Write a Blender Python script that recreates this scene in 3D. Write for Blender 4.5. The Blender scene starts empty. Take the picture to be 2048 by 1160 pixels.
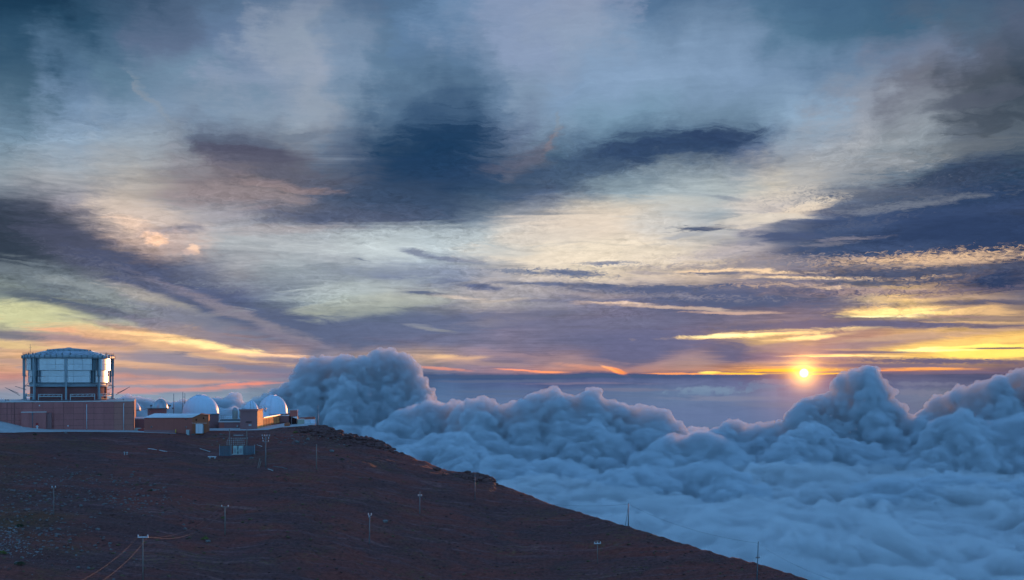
import bpy, bmesh, math, random
import numpy as np
from mathutils import Vector, Matrix, noise as mnoise
rnd = random.Random(7)
C = bpy.context.scene.collection
S = bpy.context.scene
F = 2196.0            # focal length in photo pixels (photo 2048 wide)
CX, HY = 1024.0, 748.0  # principal column and horizon row

# ------------------------------------------------------------------ camera
cam_d = bpy.data.cameras.new('camera')
cam = bpy.data.objects.new('camera', cam_d); C.objects.link(cam)
cam.location = (0, 0, 0); cam.rotation_euler = (math.radians(90), 0, 0)
cam_d.sensor_width = 36; cam_d.lens = 36 * F / 2048
cam_d.shift_y = (HY - 580) / 2048
cam_d.clip_start = 1; cam_d.clip_end = 300000
S.camera = cam

# ------------------------------------------------------------------ render settings
S.view_settings.view_transform = 'Standard'; S.view_settings.look = 'None'
S.view_settings.exposure = 0; S.view_settings.gamma = 1
S.view_settings.use_curve_mapping = False
S.render.engine = 'CYCLES'
S.cycles.use_denoising = True
S.cycles.use_adaptive_sampling = True; S.cycles.adaptive_threshold = .03; S.cycles.adaptive_min_samples = 8
S.cycles.max_bounces = 6; S.cycles.diffuse_bounces = 3; S.cycles.glossy_bounces = 3
S.cycles.transparent_max_bounces = 24
S.cycles.volume_bounces = 2

def lin(c):
    return tuple(((v/255)/12.92 if v/255 <= .04045 else ((v/255+.055)/1.055)**2.4) for v in c)
def azel(px, py):
    t = (px-CX)/F
    return math.degrees(math.atan(t)), math.degrees(math.atan((HY-py)/F/math.sqrt(1+t*t)))

SUN_AZ, SUN_EL = 18.5, .8
# ------------------------------------------------------------------ world sky
W = bpy.data.worlds.new('World'); S.world = W; W.use_nodes = True
nt = W.node_tree; nt.nodes.clear()
W.cycles.sampling_method = 'MANUAL'; W.cycles.sample_map_resolution = 512
N = nt.nodes; L = nt.links
def node(t, **kw):
    n = N.new(t)
    for k, v in kw.items(): setattr(n, k, v)
    return n
def put(sock, v):
    if isinstance(v, bpy.types.NodeSocket): L.new(v, sock)
    elif v is not None: sock.default_value = v
def M(op, a, b=None, c=None, clamp=False):
    n = node('ShaderNodeMath', operation=op, use_clamp=clamp)
    put(n.inputs[0], a); put(n.inputs[1], b); put(n.inputs[2], c)
    return n.outputs[0]
def VM(op, a, b=None, s=None):
    n = node('ShaderNodeVectorMath', operation=op)
    put(n.inputs[0], a); put(n.inputs[1], b)
    if s is not None: put(n.inputs['Scale'], s)
    return n.outputs['Value'] if op in ('LENGTH', 'DOT_PRODUCT') else n.outputs['Vector']
def XYZ(x, y, z=0.0):
    n = node('ShaderNodeCombineXYZ'); put(n.inputs[0], x); put(n.inputs[1], y); put(n.inputs[2], z)
    return n.outputs[0]
def SS(v, a, b, o0=0.0, o1=1.0, kind='SMOOTHSTEP'):
    n = node('ShaderNodeMapRange', interpolation_type=kind)
    put(n.inputs[0], v); put(n.inputs[1], a); put(n.inputs[2], b); put(n.inputs[3], o0); put(n.inputs[4], o1)
    return n.outputs[0]
def MIX(f, a, b, mode='MIX', clamp=False):
    n = node('ShaderNodeMix', data_type='RGBA', blend_type=mode, clamp_result=clamp)
    put(n.inputs[0], f)
    for s, v in ((n.inputs[6], a), (n.inputs[7], b)):
        put(s, v if isinstance(v, bpy.types.NodeSocket) else (*v, 1))
    return n.outputs[2]
def NOISE(vec, scale, detail=4, rough=.55, dist=0, dim='3D', color=False, kind='FBM'):
    n = node('ShaderNodeTexNoise', noise_dimensions=dim, noise_type=kind)
    put(n.inputs['Vector'], vec); n.inputs['Scale'].default_value = scale
    n.inputs['Detail'].default_value = detail; n.inputs['Roughness'].default_value = rough
    n.inputs['Distortion'].default_value = dist
    return n.outputs['Color' if color else 'Fac']
def MAP(vec, scale=(1,1,1), rot=0, loc=(0,0,0), kind='POINT'):
    n = node('ShaderNodeMapping', vector_type=kind)
    put(n.inputs['Vector'], vec); n.inputs['Scale'].default_value = scale
    n.inputs['Rotation'].default_value = (0,0,math.radians(rot)); n.inputs['Location'].default_value = loc
    return n.outputs[0]

tc = node('ShaderNodeTexCoord').outputs['Generated']
sp = node('ShaderNodeSeparateXYZ'); L.new(tc, sp.inputs[0])
dx, dy, dz = sp.outputs
AZ = M('MULTIPLY', M('ARCTAN2', dx, dy), 57.29578)
EL = M('MULTIPLY', M('ARCSINE', dz), 57.29578)
# cloud-deck projection: makes streaks converge on the horizon
inv = M('DIVIDE', 1.0, M('ADD', M('MAXIMUM', dz, 0.0), 0.06))
DECK = XYZ(M('MULTIPLY', dx, inv), M('MULTIPLY', dy, inv), 0.0)
P0 = XYZ(AZ, EL, 0.0)
# warps (degrees)
big = VM('SUBTRACT', NOISE(MAP(P0, (.10, .22, 1)), 1, 3, .5, color=True), (.5, .5, .5))
mid = VM('SUBTRACT', NOISE(MAP(P0, (.30, 1.0, 1), rot=4, loc=(3,7,0)), 1, 4, .6, color=True), (.5, .5, .5))
flatten = SS(EL, 0.0, 6.0, .25, 1.0)
warp = VM('ADD', VM('MULTIPLY', big, (3.2, 1.5, 0)), VM('MULTIPLY', mid, (2.2, .75, 0)))
tops = VM('SUBTRACT', NOISE(MAP(P0, (.13, .13, 1), rot=30, loc=(5,1,0)), 1, 3, .55, color=True), (.5, .5, .5))
warp = VM('ADD', warp, VM('MULTIPLY', tops, XYZ(SS(EL, 6.0, 16.0, 0.0, 11.0), SS(EL, 6.0, 16.0, 0.0, 6.0))))
top2 = VM('SUBTRACT', NOISE(MAP(P0, (.42, .5, 1), rot=-25, loc=(8,3,0)), 1, 4, .6, color=True), (.5, .5, .5))
warp = VM('ADD', warp, VM('MULTIPLY', top2, XYZ(SS(EL, 7.0, 14.0, 0.0, 5.5), SS(EL, 7.0, 14.0, 0.0, 2.2))))
warpf = VM('MULTIPLY', warp, XYZ(1.0, flatten, 0.0))
fibc = VM('SUBTRACT', NOISE(MAP(P0, (1.1, 4.6, 1), rot=5), 1, 6, .68, .5, color=True), (.5, .5, .5))
fibw = VM('MULTIPLY', fibc, XYZ(M('MULTIPLY', flatten, 2.0), M('MULTIPLY', flatten, .8)))
P1 = VM('ADD', P0, VM('ADD', warpf, fibw))          # for the broad colours
P2 = VM('ADD', P0, VM('ADD', VM('SCALE', warpf, s=.45), VM('SCALE', fibw, s=.35)))  # for placed clouds
s1 = node('ShaderNodeSeparateXYZ'); L.new(P1, s1.inputs[0]); AZ1, EL1 = s1.outputs[0], s1.outputs[1]

G = {
0:   "0:15,50,75 128:40,75,100 256:55,85,110 384:80,105,130 500:92,122,148 560:112,132,156 610:120,136,158 660:102,127,151 740:88,117,145 800:85,120,150 900:110,145,175 1024:140,160,185 1152:150,165,185 1240:130,150,175 1290:90,125,155 1408:80,115,145 1536:70,110,140 1664:65,105,135 1792:60,100,130 1920:55,90,120 2048:50,85,115",
100: "0:25,65,90 128:45,85,110 256:75,110,135 384:100,120,145 500:106,132,160 560:134,153,172 610:142,161,176 690:122,146,168 790:100,132,157 850:100,135,165 950:125,150,175 1024:145,165,190 1150:150,170,190 1280:130,160,185 1408:115,145,170 1536:85,125,150 1664:75,115,140 1792:70,110,135 1900:85,110,130 2048:90,105,125",
170: "0:45,85,110 128:85,120,145 256:100,135,155 340:115,145,165 448:120,150,170 512:140,160,180 600:160,172,187 690:132,157,178 790:101,134,158 870:90,123,148 950:110,140,165 1024:135,160,180 1150:135,165,190 1280:145,175,200 1408:135,165,190 1536:125,155,180 1664:110,140,165 1792:120,135,155 1920:95,105,120 2048:75,90,105",
240: "0:75,110,130 128:120,150,175 256:135,160,180 384:130,155,175 512:140,160,175 600:150,165,175 700:118,145,164 790:80,110,136 880:62,95,124 980:88,113,141 1024:105,125,150 1080:125,150,170 1150:130,160,180 1280:125,160,180 1408:115,145,165 1536:135,165,185 1600:150,180,200 1700:150,160,170 1792:120,125,135 1920:80,90,100 2048:60,75,88",
310: "0:115,145,165 128:145,170,190 256:160,175,185 384:140,150,160 440:90,95,115 512:95,100,118 600:105,110,125 700:85,105,130 800:45,75,105 880:20,60,95 960:60,85,115 1040:90,105,125 1100:75,105,130 1180:65,95,125 1300:55,85,115 1408:60,85,115 1500:90,110,140 1600:150,160,170 1700:170,175,178 1800:150,160,165 1920:110,120,130 2048:95,108,118",
380: "0:140,155,165 128:160,165,170 256:170,165,160 384:140,130,135 470:135,125,130 560:125,120,125 660:90,100,120 760:60,80,110 880:30,65,100 980:50,80,110 1080:75,95,125 1150:100,120,140 1250:145,165,175 1350:165,180,185 1450:175,185,185 1550:215,205,185 1620:200,195,185 1700:140,150,160 1800:90,110,130 1920:50,75,105 2048:35,65,95",
440: "0:55,70,90 80:80,88,105 150:130,130,140 250:200,185,165 350:165,165,165 450:155,155,160 550:110,115,130 650:75,90,115 780:65,85,110 880:70,95,120 960:110,130,145 1060:160,165,165 1150:195,190,175 1250:215,205,180 1350:180,185,180 1420:150,165,170 1480:190,185,175 1560:110,120,140 1650:55,75,110 1750:45,70,105 1900:35,60,95 2048:40,55,80",
500: "0:40,58,72 100:55,70,90 200:85,90,110 300:190,165,145 380:190,180,170 450:165,175,175 550:170,180,180 650:175,185,185 750:185,200,198 850:170,190,195 950:185,195,190 1050:210,205,185 1200:220,210,180 1300:215,205,180 1400:195,190,175 1480:130,135,150 1560:80,95,120 1650:55,75,105 1800:40,65,100 1950:30,60,95 2048:35,60,90",
550: "0:45,65,80 100:85,100,110 200:90,100,115 300:70,80,105 400:95,105,125 480:140,145,150 560:140,155,160 700:130,145,155 800:125,140,155 900:120,135,155 1000:165,165,165 1100:200,190,170 1200:225,210,175 1300:205,190,165 1400:200,180,150 1500:170,155,145 1600:130,125,135 1700:90,95,115 1800:110,105,115 1900:90,90,110 2048:45,60,90",
600: "0:120,135,130 100:100,115,120 200:120,130,130 300:150,150,145 400:75,90,120 500:80,95,125 600:120,135,145 700:160,175,165 780:165,175,165 880:140,145,150 960:170,165,160 1050:150,150,155 1150:130,130,145 1250:110,110,135 1350:85,95,125 1450:80,88,120 1550:80,85,115 1650:110,105,125 1720:190,165,130 1800:235,190,100 1900:190,155,115 2048:110,105,115",
640: "0:200,200,150 100:195,195,150 200:140,145,145 300:125,130,140 400:135,135,145 500:100,110,135 600:80,95,125 700:85,100,130 800:90,105,130 900:105,110,135 1000:120,115,140 1100:110,110,135 1200:115,110,135 1350:105,105,135 1450:110,105,130 1550:130,115,130 1650:120,110,130 1750:150,130,120 1850:150,130,115 2048:160,130,110",
680: "0:130,125,130 60:165,145,135 150:225,165,120 250:225,165,115 350:225,175,110 450:160,130,130 550:130,120,135 650:100,105,135 800:100,105,135 900:105,110,140 1000:120,115,140 1100:110,110,140 1200:100,105,135 1300:105,105,135 1400:140,115,130 1480:190,150,110 1560:215,170,100 1650:170,130,120 1750:195,140,110 1850:235,175,80 2048:250,190,60",
715: "0:200,160,120 60:225,170,115 240:215,165,125 300:150,140,150 400:140,130,145 500:190,150,135 560:210,160,130 650:120,120,140 850:180,150,130 950:150,130,145 1050:125,115,140 1130:150,125,135 1200:110,105,135 1300:110,105,135 1380:170,135,130 1450:110,100,130 1550:140,115,135 1620:180,135,125 1700:170,125,125 1800:240,180,70 1900:225,170,70 2048:170,125,100",
740: "0:210,160,135 250:205,160,135 350:200,160,140 450:170,140,140 550:150,135,150 860:110,115,140 1000:150,125,140 1100:180,135,130 1230:190,135,120 1350:180,135,125 1450:200,140,110 1550:230,160,100 1608:245,190,110 1680:190,140,110 1760:150,115,130 1850:170,125,115 2048:90,90,120",
752: "0:205,150,140 250:200,150,140 450:165,140,145 550:140,130,150 870:62,88,128 1000:62,84,124 1200:68,86,126 1400:82,92,130 1550:110,100,125 1608:160,125,120 1680:110,102,128 1800:100,98,126 2048:70,80,112",
766: "0:170,150,155 250:170,150,158 500:140,140,158 870:80,104,142 1100:88,98,138 1350:98,110,146 1550:104,108,144 1700:104,106,140 1900:100,102,132 2048:84,92,124",
785: "0:140,150,170 250:140,155,175 500:130,145,165 870:86,112,150 1100:94,111,148 1350:104,123,156 1550:112,122,154 1700:104,116,150 1900:115,120,140 2048:100,110,130",
830: "0:140,170,190 400:150,180,205 870:98,122,156 1350:104,121,158 1500:105,121,158 1800:110,117,146 2048:90,100,120",
900: "0:120,150,180 1024:95,125,155 2048:70,95,125",
}
rows = []
for py in sorted(G):
    r = node('ShaderNodeValToRGB'); r.color_ramp.interpolation = 'EASE' if py < 560 else 'LINEAR'
    put(r.inputs[0], SS(AZ1, -30.0, 30.0, kind='LINEAR'))
    cr = r.color_ramp
    stops = []
    for t in G[py].split():
        p, c = t.split(':'); stops.append(((azel(float(p), 748)[0]+30)/60, lin(tuple(map(float, c.split(','))))))
    while len(cr.elements) < len(stops): cr.elements.new(.5)
    for e, (p, c) in zip(cr.elements, stops): e.position = p
    for e, (p, c) in zip(cr.elements, stops): e.position = p; e.color = (*c, 1)
    rows.append((azel(1024, py)[1], r.outputs[0]))
col = rows[0][1]
for (e0, _), (e1, c1) in zip(rows, rows[1:]):
    col = MIX(SS(EL1, e0, e1, kind='LINEAR' if e0 > 5 else 'SMOOTHSTEP'), col, c1)

# fine cirrus texture over everything
st1 = NOISE(MAP(DECK, (.9, 2.6, 1), rot=12), 1, 6, .62, 1.2, dim='2D')
st2 = NOISE(MAP(P2, (.35, 2.2, 1), rot=-6), 1, 6, .62, .8, dim='2D')
st3 = NOISE(MAP(DECK, (14, 14, 1), rot=12), 1, 3, .6, .6, dim='2D')    # altocumulus ripples
lum = M('ADD', M('MULTIPLY', M('SUBTRACT', st1, .5), .75), M('MULTIPLY', M('SUBTRACT', st2, .5), .75))
lum = M('MULTIPLY', lum, M('MULTIPLY', SS(EL, -3.0, 1.0, .15, 1.0), SS(EL, 8.0, 14.0, 1.0, .25)))
gain = M('ADD', 1.0, lum)
col = MIX(1.0, col, XYZ(gain, M('ADD', 1.0, M('MULTIPLY', lum, .92)), M('ADD', 1.0, M('MULTIPLY', lum, .8))), 'MULTIPLY')

Q2 = VM('ADD', P2, (0.0, 0.0, 1.0))
# individually placed clouds: (px, py, half width px, half height px, tilt deg, rgb, opacity, noise kind, noise amount)
wisp, rip, soft = st2, M('ADD', M('MULTIPLY', st3, .6), M('MULTIPLY', st2, .4)), st1
puf = NOISE(MAP(P0, (1.6, 2.2, 1)), 1, 5, .55, dim='2D')
mkl = M('MULTIPLY_ADD', M('SUBTRACT', NOISE(MAP(P2, (2.6, 6.5, 1), rot=14), 1, 3, .6, 1.1, dim='2D'), .5), 1.5, .5)
KN = {'w': wisp, 'r': rip, 's': soft, 'p': puf}
B = []
def blob(px, py, rx, ry, tilt, rgb, op=.8, kind='w', k=1.6, edge=.8, em=1.0): B.append((px, py, rx, ry, tilt, rgb, op, kind, k, edge, em))
T = """
600 130 75 190 18 165,178,190 .32 s
585 110 50 110 18 160,174,182 .25 s
320 200 80 11 -55 148,162,170 .45 w
300 175 50 5 -52 140,155,165 .5 w
500 305 130 26 -6 84,86,106 .8 s
580 350 150 24 -10 92,95,114 .75 w
600 270 60 10 4 105,120,138 .6 w
470 280 110 9 -3 95,110,130 .55 w
900 235 80 70 50 52,86,118 .6 s
870 305 150 62 22 20,60,94 .85 w
840 350 120 40 10 26,62,98 .6 s
960 350 150 30 8 34,66,102 .7 w
800 400 190 42 -4 48,72,102 .75 s
1150 335 210 30 12 60,85,115 .75 w
1370 290 170 28 5 46,72,106 .9 w
1440 275 90 16 6 44,68,102 .7 w
1060 305 80 16 38 104,108,124 .55 w
1095 278 40 7 48 140,128,132 .5 w
1115 240 34 6 70 140,155,165 .55 w
1020 320 60 16 20 95,100,120 .6 w
700 440 220 22 2 72,86,112 .7 w
470 388 170 24 3 146,132,134 .65 w
560 370 120 12 -6 150,130,132 .5 w
300 435 110 30 -8 200,185,168 .65 s
270 450 60 14 -14 235,200,165 .6 w
345 462 55 12 10 108,114,132 .7 w
560 462 140 12 4 165,160,158 .6 w
60 480 150 75 0 44,58,74 .85 s
170 505 150 42 -20 68,76,98 .85 w
300 560 170 34 -20 66,78,106 .95 w
440 612 190 34 -14 76,90,122 .95 w
600 655 220 32 -8 84,98,130 .9 w
100 560 170 26 -12 112,128,134 .65 w
200 590 140 18 -14 138,150,148 .6 w
120 577 60 5 -4 90,104,112 .7 w
60 592 90 9 -8 82,96,108 .85 w
200 622 130 12 -12 76,92,114 .9 w
320 600 110 14 -16 178,172,156 .65 w
400 640 160 18 -14 122,126,144 .8 w
470 622 190 13 -20 160,148,150 .5 w
600 680 120 9 -16 150,138,150 .45 w
50 632 150 26 -8 206,206,150 .9 w
170 650 90 8 -10 210,205,150 .8 w
250 645 40 8 -8 185,190,165 .6 w
400 668 210 14 -12 132,128,144 .75 w
330 687 260 15 -9 232,178,118 .95 w
420 692 140 9 -9 255,214,126 .95 w
300 670 90 5 -5 250,195,120 .8 w
545 711 90 3.5 -2 252,194,140 .95 w
120 659 60 4.5 -6 240,172,120 .95 w
160 678 140 9 -6 150,130,140 .8 w
40 670 80 8 -5 118,118,130 .9 w
40 688 80 9 -3 228,192,122 .85 w
300 718 120 10 -6 150,138,152 .8 w
420 706 120 5 -8 212,160,126 .7 w
270 728 70 4 -3 225,172,130 .8 w
340 748 240 8 -3 138,138,154 .8 w
500 735 140 9 -4 122,124,150 .85 w
570 720 80 6 -4 128,122,145 .8 w
30 722 60 8 -2 180,145,135 .7 w
340 765 150 6 1 218,160,140 .8 w
490 768 80 4 3 238,152,136 .95 w
440 775 90 4 2 214,150,140 .8 w
250 782 200 6 0 206,150,146 .8 w
500 752 90 5 2 150,132,148 .7 w
850 480 280 34 2 186,203,200 .55 s
760 500 120 16 0 190,206,204 .5 w
870 514 84 6 -11 108,122,144 .9 w
935 524 60 5 -10 120,132,150 .7 w
722 521 26 3 -6 108,124,142 .9 w
840 552 150 20 0 120,136,156 .6 w
820 558 90 6 -2 104,120,146 .7 w
880 566 60 4 0 100,116,144 .7 w
700 583 170 16 8 168,184,182 .6 w
760 612 150 20 8 168,176,160 .65 w
640 620 70 10 4 170,178,160 .5 w
1200 440 210 36 6 226,210,182 .65 s
1090 470 130 16 8 206,198,178 .6 w
1180 510 230 26 0 224,212,182 .7 w
1000 500 90 14 -2 190,196,188 .6 w
1340 430 120 30 8 172,184,184 .5 s
1150 546 70 8 -4 98,112,138 .95 r
1060 546 50 4 -3 112,124,144 .8 r
1210 526 55 3 0 118,128,148 .8 r
1010 541 60 3 -2 130,138,150 .7 r
1300 546 60 4 0 150,145,148 .7 w
960 577 55 6 -3 78,94,128 .95 w
1080 571 120 5 -1 84,100,130 .9 w
1300 583 270 12 -3 84,98,128 .95 w
1460 596 220 20 -4 78,90,122 .98 w
1350 576 160 6 -1 72,88,120 .9 r
1600 592 90 10 -3 84,90,114 .9 r
1200 592 90 5 -1 150,140,142 .6 w
845 588 44 4 -2 84,100,126 .95 w
905 592 50 3 -1 150,150,150 .7 w
930 597 60 3 -2 200,185,165 .7 w
1010 600 80 4 2 190,178,160 .6 w
1120 602 120 4 0 112,116,138 .7 w
1240 606 90 3 -2 224,192,160 .85 w
1350 615 170 4 -3 206,176,152 .85 w
1480 626 110 3 -2 215,172,145 .8 w
850 650 190 24 4 90,104,138 .7 w
1000 640 90 10 6 140,134,145 .5 w
865 659 46 3 -8 140,144,152 .8 w
830 650 30 2.5 -4 128,134,150 .7 w
1080 628 120 7 3 104,108,136 .6 w
1200 645 190 14 0 108,110,140 .75 w
1290 688 180 36 -2 98,101,138 .85 s
1240 722 70 20 -4 97,99,134 .85 w
1450 705 62 28 0 101,98,130 .85 w
1380 722 70 22 4 178,142,136 .6 s
1120 722 150 12 -7 164,132,136 .6 w
1180 736 90 5 -7 215,145,122 .75 w
1300 735 60 8 8 180,140,138 .6 w
1228 743 32 6 -20 255,152,100 1 w
1212 738 20 3 -24 255,170,110 1 w
1095 744 42 2.5 -2 255,162,120 1 w
1045 740 44 2.2 -4 252,156,124 1 w
1400 748 130 2.2 0 255,168,108 1 w
1418 746 20 3 0 255,222,120 1 w
1340 747 60 1.6 0 250,160,110 1 w
902 715 72 8 -2 222,172,132 .95 w
885 712 36 5 0 240,190,130 .9 w
960 725 90 5 -3 170,140,140 .7 w
880 736 60 3 -4 230,150,130 .8 w
1130 753 460 4 0 74,92,126 .95 w
1000 762 160 3 0 96,108,138 .8 w
1180 768 140 3 0 128,120,144 .7 w
1000 783 120 3 0 92,108,138 .6 w
1240 780 120 4 0 120,122,146 .7 w
1100 792 200 3 0 96,112,142 .6 w
1430 779 80 7 0 126,146,172 .8 p
1400 786 60 6 2 118,140,168 .7 p
1530 772 60 9 0 108,128,160 .8 p
1580 764 70 5 0 132,126,150 .7 p
1450 796 120 5 0 132,136,158 .6 w
1560 810 150 6 0 112,122,150 .6 w
1850 768 80 5 0 122,124,148 .7 p
1840 785 60 7 0 128,128,150 .6 p
1700 345 190 22 7 164,166,168 .5 r
1900 355 170 22 9 48,66,94 .85 r
1790 384 140 9 -3 84,96,116 .9 r
1720 378 80 5 -4 90,102,122 .8 r
1640 400 60 6 -6 130,140,150 .6 r
1990 395 150 30 4 34,62,98 .85 s
1800 410 180 10 4 130,138,146 .5 r
1930 300 160 22 2 110,118,124 .6 w
1980 250 130 24 4 58,72,86 .7 w
1960 210 150 12 6 88,96,110 .6 w
1400 456 62 7 1 72,88,114 1 r
1370 470 50 6 4 140,152,162 .6 w
1460 396 70 4 -8 130,142,156 .7 w
1590 418 120 14 14 228,212,182 .85 w
1500 440 100 14 4 205,200,182 .7 w
1460 505 110 14 4 186,178,172 .75 w
1560 396 120 22 4 216,206,190 .6 s
1870 435 260 18 3 40,66,104 .95 w
1950 472 280 40 1 31,57,94 .95 s
1700 455 120 16 7 52,76,112 .9 w
1560 474 92 11 -2 62,80,114 .95 w
1720 500 210 18 0 48,72,108 .95 w
1650 488 70 5 4 120,122,134 .6 r
1700 475 80 4 3 130,128,138 .6 r
1860 526 210 14 2 206,172,130 .8 r
1560 530 160 6 2 120,122,136 .7 r
1790 550 130 15 -4 68,80,106 .95 r
1900 540 160 10 0 72,80,102 .85 r
1750 530 100 6 0 90,98,118 .8 r
1850 555 80 5 2 210,175,130 .7 r
2000 563 130 22 0 30,54,90 .98 w
1730 567 110 6 -1 72,84,108 .85 r
1500 545 160 5 -2 242,206,152 .9 w
1620 557 150 4 -1 238,204,152 .9 w
1440 549 80 3 -1 100,108,128 .9 r
1540 562 70 3 -2 120,118,132 .8 r
1720 583 190 9 0 160,136,132 .75 w
1650 575 60 3 0 225,190,145 .8 w
1960 604 140 6 0 88,88,112 .9 w
1840 592 80 4 0 150,125,125 .7 w
1830 622 190 12 1 240,186,104 .85 w
1790 626 130 9 2 255,214,110 .95 w
1750 634 90 3 1 255,232,150 .95 w
1980 622 110 7 0 236,184,112 .85 w
1900 632 90 4 -2 165,130,120 .8 w
1900 615 60 3 6 150,120,118 .6 w
1800 648 260 8 -1 103,98,128 .98 w
1600 653 190 9 0 104,99,128 .9 w
2000 651 110 4 -1 112,100,118 .9 w
1950 643 120 2.5 -1 225,175,110 .8 w
1520 668 190 6 2 255,208,112 1 w
1450 670 80 4 1 255,232,150 1 w
1620 675 100 5 4 255,206,116 .95 w
1560 663 90 2 1 160,125,125 .8 w
1720 690 190 13 5 160,130,132 .85 w
1560 690 60 8 3 150,122,132 .7 w
1860 670 230 7 4 205,160,122 .75 w
1930 686 220 11 5 250,196,70 .95 w
1990 704 170 17 2 255,204,26 1 w
1860 699 84 4.5 2 255,246,134 1 w
1960 692 90 4 3 255,222,60 .9 w
1690 712 120 2.6 0 255,206,108 1 w
1620 711 60 1.6 0 250,180,110 .9 w
1740 705 110 3 0 118,104,126 .9 w
1690 700 70 2 -2 200,150,110 .8 w
2000 695 70 1.8 0 130,106,104 .95 w
1900 722 190 6 -1 112,98,125 1 r
1760 731 170 4.5 0 122,106,130 .9 w
2020 725 80 6 0 130,104,112 .9 w
1860 738 90 3 0 252,166,92 1 w
1800 741 80 2 0 250,160,100 .9 w
1920 745 170 4 0 118,104,130 .95 w
1560 741 110 4 0 255,190,74 1 w
1530 735 70 2 0 235,160,100 .8 w
1500 747 90 2 0 255,200,90 1 w
1660 748 70 1.5 0 255,190,90 1 w
1590 730 70 2 0 150,118,128 .7 w
1860 378 210 28 6 60,76,104 .7 m
1650 388 150 18 4 128,136,146 .5 m
1760 392 120 8 -3 84,96,116 .8 m
1700 448 120 10 6 70,86,114 .7 m
1830 515 260 12 1 226,186,134 .85 m
1790 552 240 17 -3 64,76,104 .95 m
1930 538 160 9 0 70,80,104 .9 m
1560 522 180 9 2 128,128,140 .6 m
1400 535 200 8 -1 142,138,142 .6 m
1140 547 90 9 -3 90,106,134 .95 m
1040 545 60 5 -2 104,118,140 .8 m
1225 528 60 4 0 112,124,146 .8 m
1620 582 130 11 -2 80,86,112 .85 m
1560 572 120 5 0 200,170,140 .7 m
1690 612 100 7 0 112,104,120 .7 m
1280 580 180 6 -2 82,94,124 .8 m
1350 592 200 7 -3 150,145,150 .5 m
1900 582 220 7 0 100,92,112 .7 m
1480 655 140 6 0 106,102,130 .7 m
1850 722 200 5 -1 108,96,124 .8 m
1430 512 110 9 0 156,154,158 .5 m
280 560 160 14 -18 92,100,120 .6 m
180 600 120 9 -10 96,110,120 .6 m
560 560 160 12 4 128,142,152 .5 m
"""
PUFFS = """
340 486 80 34 -10 186,164,152 .5
315 481 28 15 0 250,200,152 .8
300 474 16 8 0 250,205,165 .7
384 500 15 11 0 246,205,165 .8
372 508 14 7 0 200,175,160 .7
"""
for l in T.split('\n'):
    if l.strip():
        a = l.split()
        px, py, rx, ry, tl = map(float, a[:5]); rgb = tuple(map(float, a[5].split(','))); op = float(a[6])
        k = {'w': 1.5, 'r': 2.4, 's': 1.1, 'p': 2.2, 'm': 2.0}[a[7]]
        em = 1.0 if rgb[0] < 250 else (1.35 if rgb[1] > 200 else 1.12)
        blob(px, py, rx*1.25, ry*1.35, tl, rgb, op, a[7], k, .75, em)
for l in PUFFS.split('\n'):
    if l.strip():
        a = l.split()
        px, py, rx, ry, tl = map(float, a[:5]); rgb = tuple(map(float, a[5].split(',')))
        blob(px, py, rx*1.1, ry*1.1, tl, rgb, float(a[6]), 'p', 1.3, .7)
def blob_group(items, n):
    """a node group that lays the given clouds over the incoming colour"""
    global N, L
    g = bpy.data.node_groups.new('cloud_layers', 'ShaderNodeTree')
    for nm, t in (('Color', 'NodeSocketColor'), ('Vector', 'NodeSocketVector'), ('w', 'NodeSocketFloat'), ('r', 'NodeSocketFloat'), ('s', 'NodeSocketFloat'), ('p', 'NodeSocketFloat'), ('m', 'NodeSocketFloat')):
        g.interface.new_socket(nm, in_out='INPUT', socket_type=t)
    g.interface.new_socket('Color', in_out='OUTPUT', socket_type='NodeSocketColor')
    oN, oL = N, L
    N, L = g.nodes, g.links
    gi, go = node('NodeGroupInput'), node('NodeGroupOutput')
    col, Q2 = gi.outputs[0], gi.outputs[1]
    KN = dict(w=gi.outputs[2], r=gi.outputs[3], s=gi.outputs[4], p=gi.outputs[5], m=gi.outputs[6])
    for (px, py, rx, ry, tilt, rgb, op, kind, k, edge, em) in items:
        a, e = azel(px, py); t = (px-CX)/F
        sx = math.degrees(1/F)/(1+t*t); sy = math.degrees(1/F)/math.sqrt(1+t*t)
        q = node('ShaderNodeVectorMath', operation='MULTIPLY_ADD'); put(q.inputs[0], col); q.inputs[1].default_value = (1e-9,)*3; put(q.inputs[2], Q2)
        q = q.outputs[0]; ct, sn = math.cos(math.radians(tilt)), math.sin(math.radians(tilt)); ax, ay = rx*sx, ry*sy
        u = VM('DOT_PRODUCT', q, (ct/ax, sn/ax, -(a*ct+e*sn)/ax)); v = VM('DOT_PRODUCT', q, (-sn/ay, ct/ay, (a*sn-e*ct)/ay))
        if kind == 'm': edge, op = 1.25, op*1.05
        d = M('SQRT', M('MULTIPLY_ADD', v, v, M('MULTIPLY', u, u)))
        m = M('SUBTRACT', M('MULTIPLY_ADD', KN[kind], k, 1.0-.5*k), d)     # 1 - d + k (n - .5)
        f = SS(m, 0.0, edge, 0.0, op)
        c = lin(rgb)
        col = MIX(f, col, tuple(x*em for x in c))
    L.new(col, go.inputs[0])
    N, L = oN, oL
    return g
for n in range(0, len(B), 16):
    gn = node('ShaderNodeGroup'); gn.node_tree = blob_group(B[n:n+16], n)
    for sk, v in zip(gn.inputs, (col, Q2, wisp, rip, soft, puf, mkl)): L.new(v, sk)
    col = gn.outputs[0]

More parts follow.
